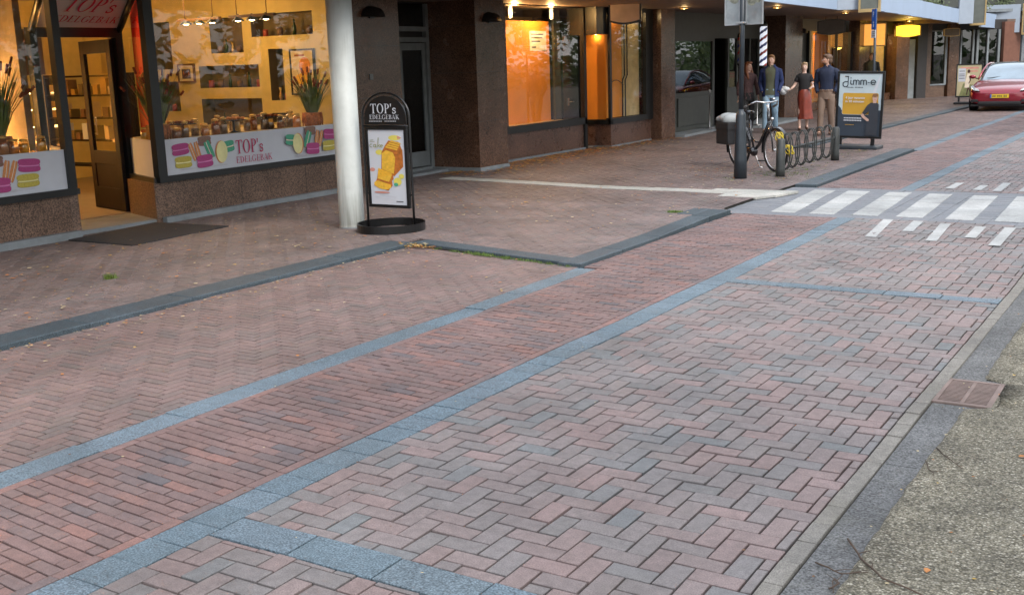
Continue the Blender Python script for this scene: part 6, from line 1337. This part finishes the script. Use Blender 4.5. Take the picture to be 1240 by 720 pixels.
for s_ in (-1, 1):
    m = MB('car_red'); m.ell((s_*1.0, 1.62, 1.0), (.10, .06, .065), 14, 8); o = m.build('wing_mirror', car); m = MB('car_black'); m.tube([(s_*.86, 1.66, .94), (s_*.95, 1.64, .97)], .02, 6); m.build('stalk', o)
    m = MB('lamp_clear'); n = 10; pts = [(.56, -.004, .60), (.70, .045, .615), (.80, .14, .665), (.865, .36, .735), (.80, .33, .765), (.72, .15, .70), (.60, .03, .655)]
    m.add([(s_*x, y-.035, z+.012) for x, y, z in pts]+[(s_*x, y+.05, z) for x, y, z in pts], [list(range(7)) if s_ < 0 else list(range(7))[::-1], ]+[(i, (i+1) % 7, 7+(i+1) % 7, 7+i) for i in range(7)]); m.build('headlight', car)
    m = MB('car_black'); m.box(s_*.60, s_*.80, -.01, .10, .28, .36, bev=.02); m.build('side_intake', car)
for y in (.92, 3.78):
    for s_ in (-1, 1):
        m = MB('tyre'); m.T = Matrix.Translation((s_*.815, y, .335)) @ Matrix.Rotation(R(90), 4, 'Y'); m.lathe([(.19, -.11), (.31, -.115), (.335, -.09), (.338, 0), (.335, .09), (.31, .115), (.19, .11)], n=30); wo = m.build('wheel', car)
        m = MB('wheel_grey'); m.T = Matrix.Translation((s_*.925, y, .335)) @ Matrix.Rotation(R(90), 4, 'Y'); m.lathe([(.03, .02 if s_ > 0 else -.02), (.215, .008 if s_ > 0 else -.008), (.22, 0)], n=24); m.build('rim', wo)
        m = MB('car_black'); m.T = Matrix.Translation((s_*.915, y, .345)) @ Matrix.Rotation(R(90), 4, 'Y'); m.lathe([(.34, -.012), (.385, -.012), (.385, .012), (.34, .012)], n=30); m.build('wheel_arch', car)
m = MB('car_black'); m.box(-.60, .60, -.035, .20, .20, .30, bev=.03); m.box(-.82, .82, .05, .4, .15, .20, bev=.02); m.build('lower_grille', car)
m = MB('plate_yellow'); m.box(-.26, .26, -.045, -.03, .40, .51, bev=.004); d = Decal((-.26, -.0455, .40), (1, 0, 0), (0, 0, 1), m, base=.001); d.rect(.003, .004, .045, .106, 'sign_blue')
for a in (.07, .12, .20, .25, .30, .38, .43): d.rect(a, .025, a+.035, .085, 'ink'); d.rect(a+.011, .04, a+.024, .07, 'plate_yellow')
m.build('number_plate', car)
m = MB('car_black'); m.tube([(-.55, 1.36, .955), (0, 1.52, 1.01), (.1, 1.53, 1.02)], .008, 5); m.build('wiper', car)
m = MB('cloth_dark'); m.ell((.36, 2.45, 1.12), (.1, .1, .13), 10, 8); m.build('driver_headrest', car)

# ================================================================== TREES ON THE OPEN SIDE (front row seen as reflections in the windows, the rest added to screen the sky)
mat('bark', (.09,.07,.055), .9, var=.3, bump=.5, bscale=25); mat('leaf_tree', (.065,.11,.025), .55, var=.45, scale=2.5); mat('leaf_tree_light', (.11,.15,.035), .55, var=.4, scale=2.5)
def tree(x, y, h_, label, seed):
    rr = random.Random(seed); t = thing('street_tree', label, 'tree', (x, y, 0), 0, 'street trees opposite the shops')
    m = MB('bark'); m.tube([(0, 0, -.05), (.03, 0, h_*.2), (-.05, .05, h_*.45), (.05, 0, h_*.7), (0, 0, h_*.9)], [.22, .17, .14, .09, .03], 12); tips = []
    for i in range(14):
        z = h_*(.34+.5*rr.random()); a = rr.uniform(0, 6.3); l = h_*.3*(1.15-z/h_)+.8; e = Vector((math.cos(a)*l, math.sin(a)*l, z+l*.5)); mid = Vector((math.cos(a)*l*.5, math.sin(a)*l*.5, z+l*.2)); m.tube([(0, 0, z), mid, e], [.07, .045, .015], 7); tips += [e, mid, e.lerp(mid, .5)]
    m.build('trunk', t); m = MB('leaf_tree')
    cl = [(p, rr.uniform(.5, 1.0)) for p in tips]+[(Vector((rr.gauss(0, .8), rr.gauss(0, .8), h_*rr.uniform(.6, 1))), rr.uniform(.5, .9)) for _ in range(10)]
    for p, r in cl:
        mm = rr.choice(['leaf_tree', 'leaf_tree', 'leaf_tree_light'])
        for _ in range(210):
            dv = Vector((rr.gauss(0, 1), rr.gauss(0, 1), rr.gauss(0, .8))); dv = dv.normalized()*r*rr.random()**.45; c = p+dv; a = Vector((rr.gauss(0, 1), rr.gauss(0, 1), rr.gauss(0, .6))).normalized(); b = a.orthogonal().normalized(); s_ = rr.uniform(.07, .13)
            m.add([c-a*s_, c+b*s_*.55, c+a*s_, c-b*s_*.55], [(0, 1, 2, 3)], mm)
    m.build('crown', t)
tree(3.6, 15.5, 8.5, 'green street tree standing opposite the orange window shop', 1); tree(3.8, 27, 9, 'green street tree standing opposite the barber shop', 2); tree(4.2, 2.0, 8.5, 'green street tree standing on the gravel behind the viewer', 3); tree(3.9, 40, 9, 'green street tree standing opposite the red car', 4)
TR = [o for o in bpy.data.objects if o.name.startswith('street_tree')]
for i, (x, y, a, w_) in enumerate(((9.5, 9, 1, 'first'), (10, 21, 2, 'second'), (9.5, 33, 3, 'third'), (10, 46, 4, 'fourth'), (9.8, -3, 5, 'nearest'), (16, 15, 2.5, 'fifth'), (16, 28, .5, 'sixth'), (16, 40, 5.1, 'seventh'), (16, 3, 1.7, 'last'), (16, 54, .2, 'farthest'), (5, 53, 2.2, 'far end'), (8, 66, 1.2, 'corner'))):
    dup(TR[i % 4], (x, y, 0), a, w_+' tree of the rows added behind the street trees to cover low sky in reflections')  # unseen rear rows, added to cover the bright sky band in window reflections
for i, (x, y, a, w_) in enumerate(((14, 72, 1, 'second'), (22, 78, 2, 'third'), (12, 88, 3, 'fourth'), (24, 96, 4, 'fifth'), (32, 86, 5, 'sixth'), (20, 112, 2.5, 'seventh'), (36, 110, .5, 'eighth'))):
    dup(TR[i % 4], (x, y, 0), a, w_+' tall tree of the far group added beyond the bend to cover low sky in reflections', 1.4)  # added far group, hides horizon sky mirrored in the barber windows
m = MB('leaf_tree'); rr = random.Random(9)
for i in range(9000):
    y = rr.uniform(-25, 140); x = 19+rr.gauss(0, 1.6)+max(0, y-60)*.12+2*math.sin(y*.21); h_ = 4.5+2.5*math.sin(y*.37)+rr.uniform(-1, 1.5); c = Vector((x, y, rr.random()*h_)); a = Vector((rr.gauss(0, 1), rr.gauss(0, 1), rr.gauss(0, .6))).normalized(); b = a.orthogonal().normalized(); q = rr.uniform(.22, .5)
    m.add([c-a*q, c+b*q*.6, c+a*q, c-b*q*.6], [(0, 1, 2, 3)], rr.choice(['leaf_tree', 'leaf_tree', 'leaf_tree_light']))
tag(m.build('screen_bushes'), 'mass of green bushes added beyond the open side of the street to screen sky from window reflections', 'bushes', kind='stuff')  # unseen bushes added as a low screen under the crowns against mirrored sky
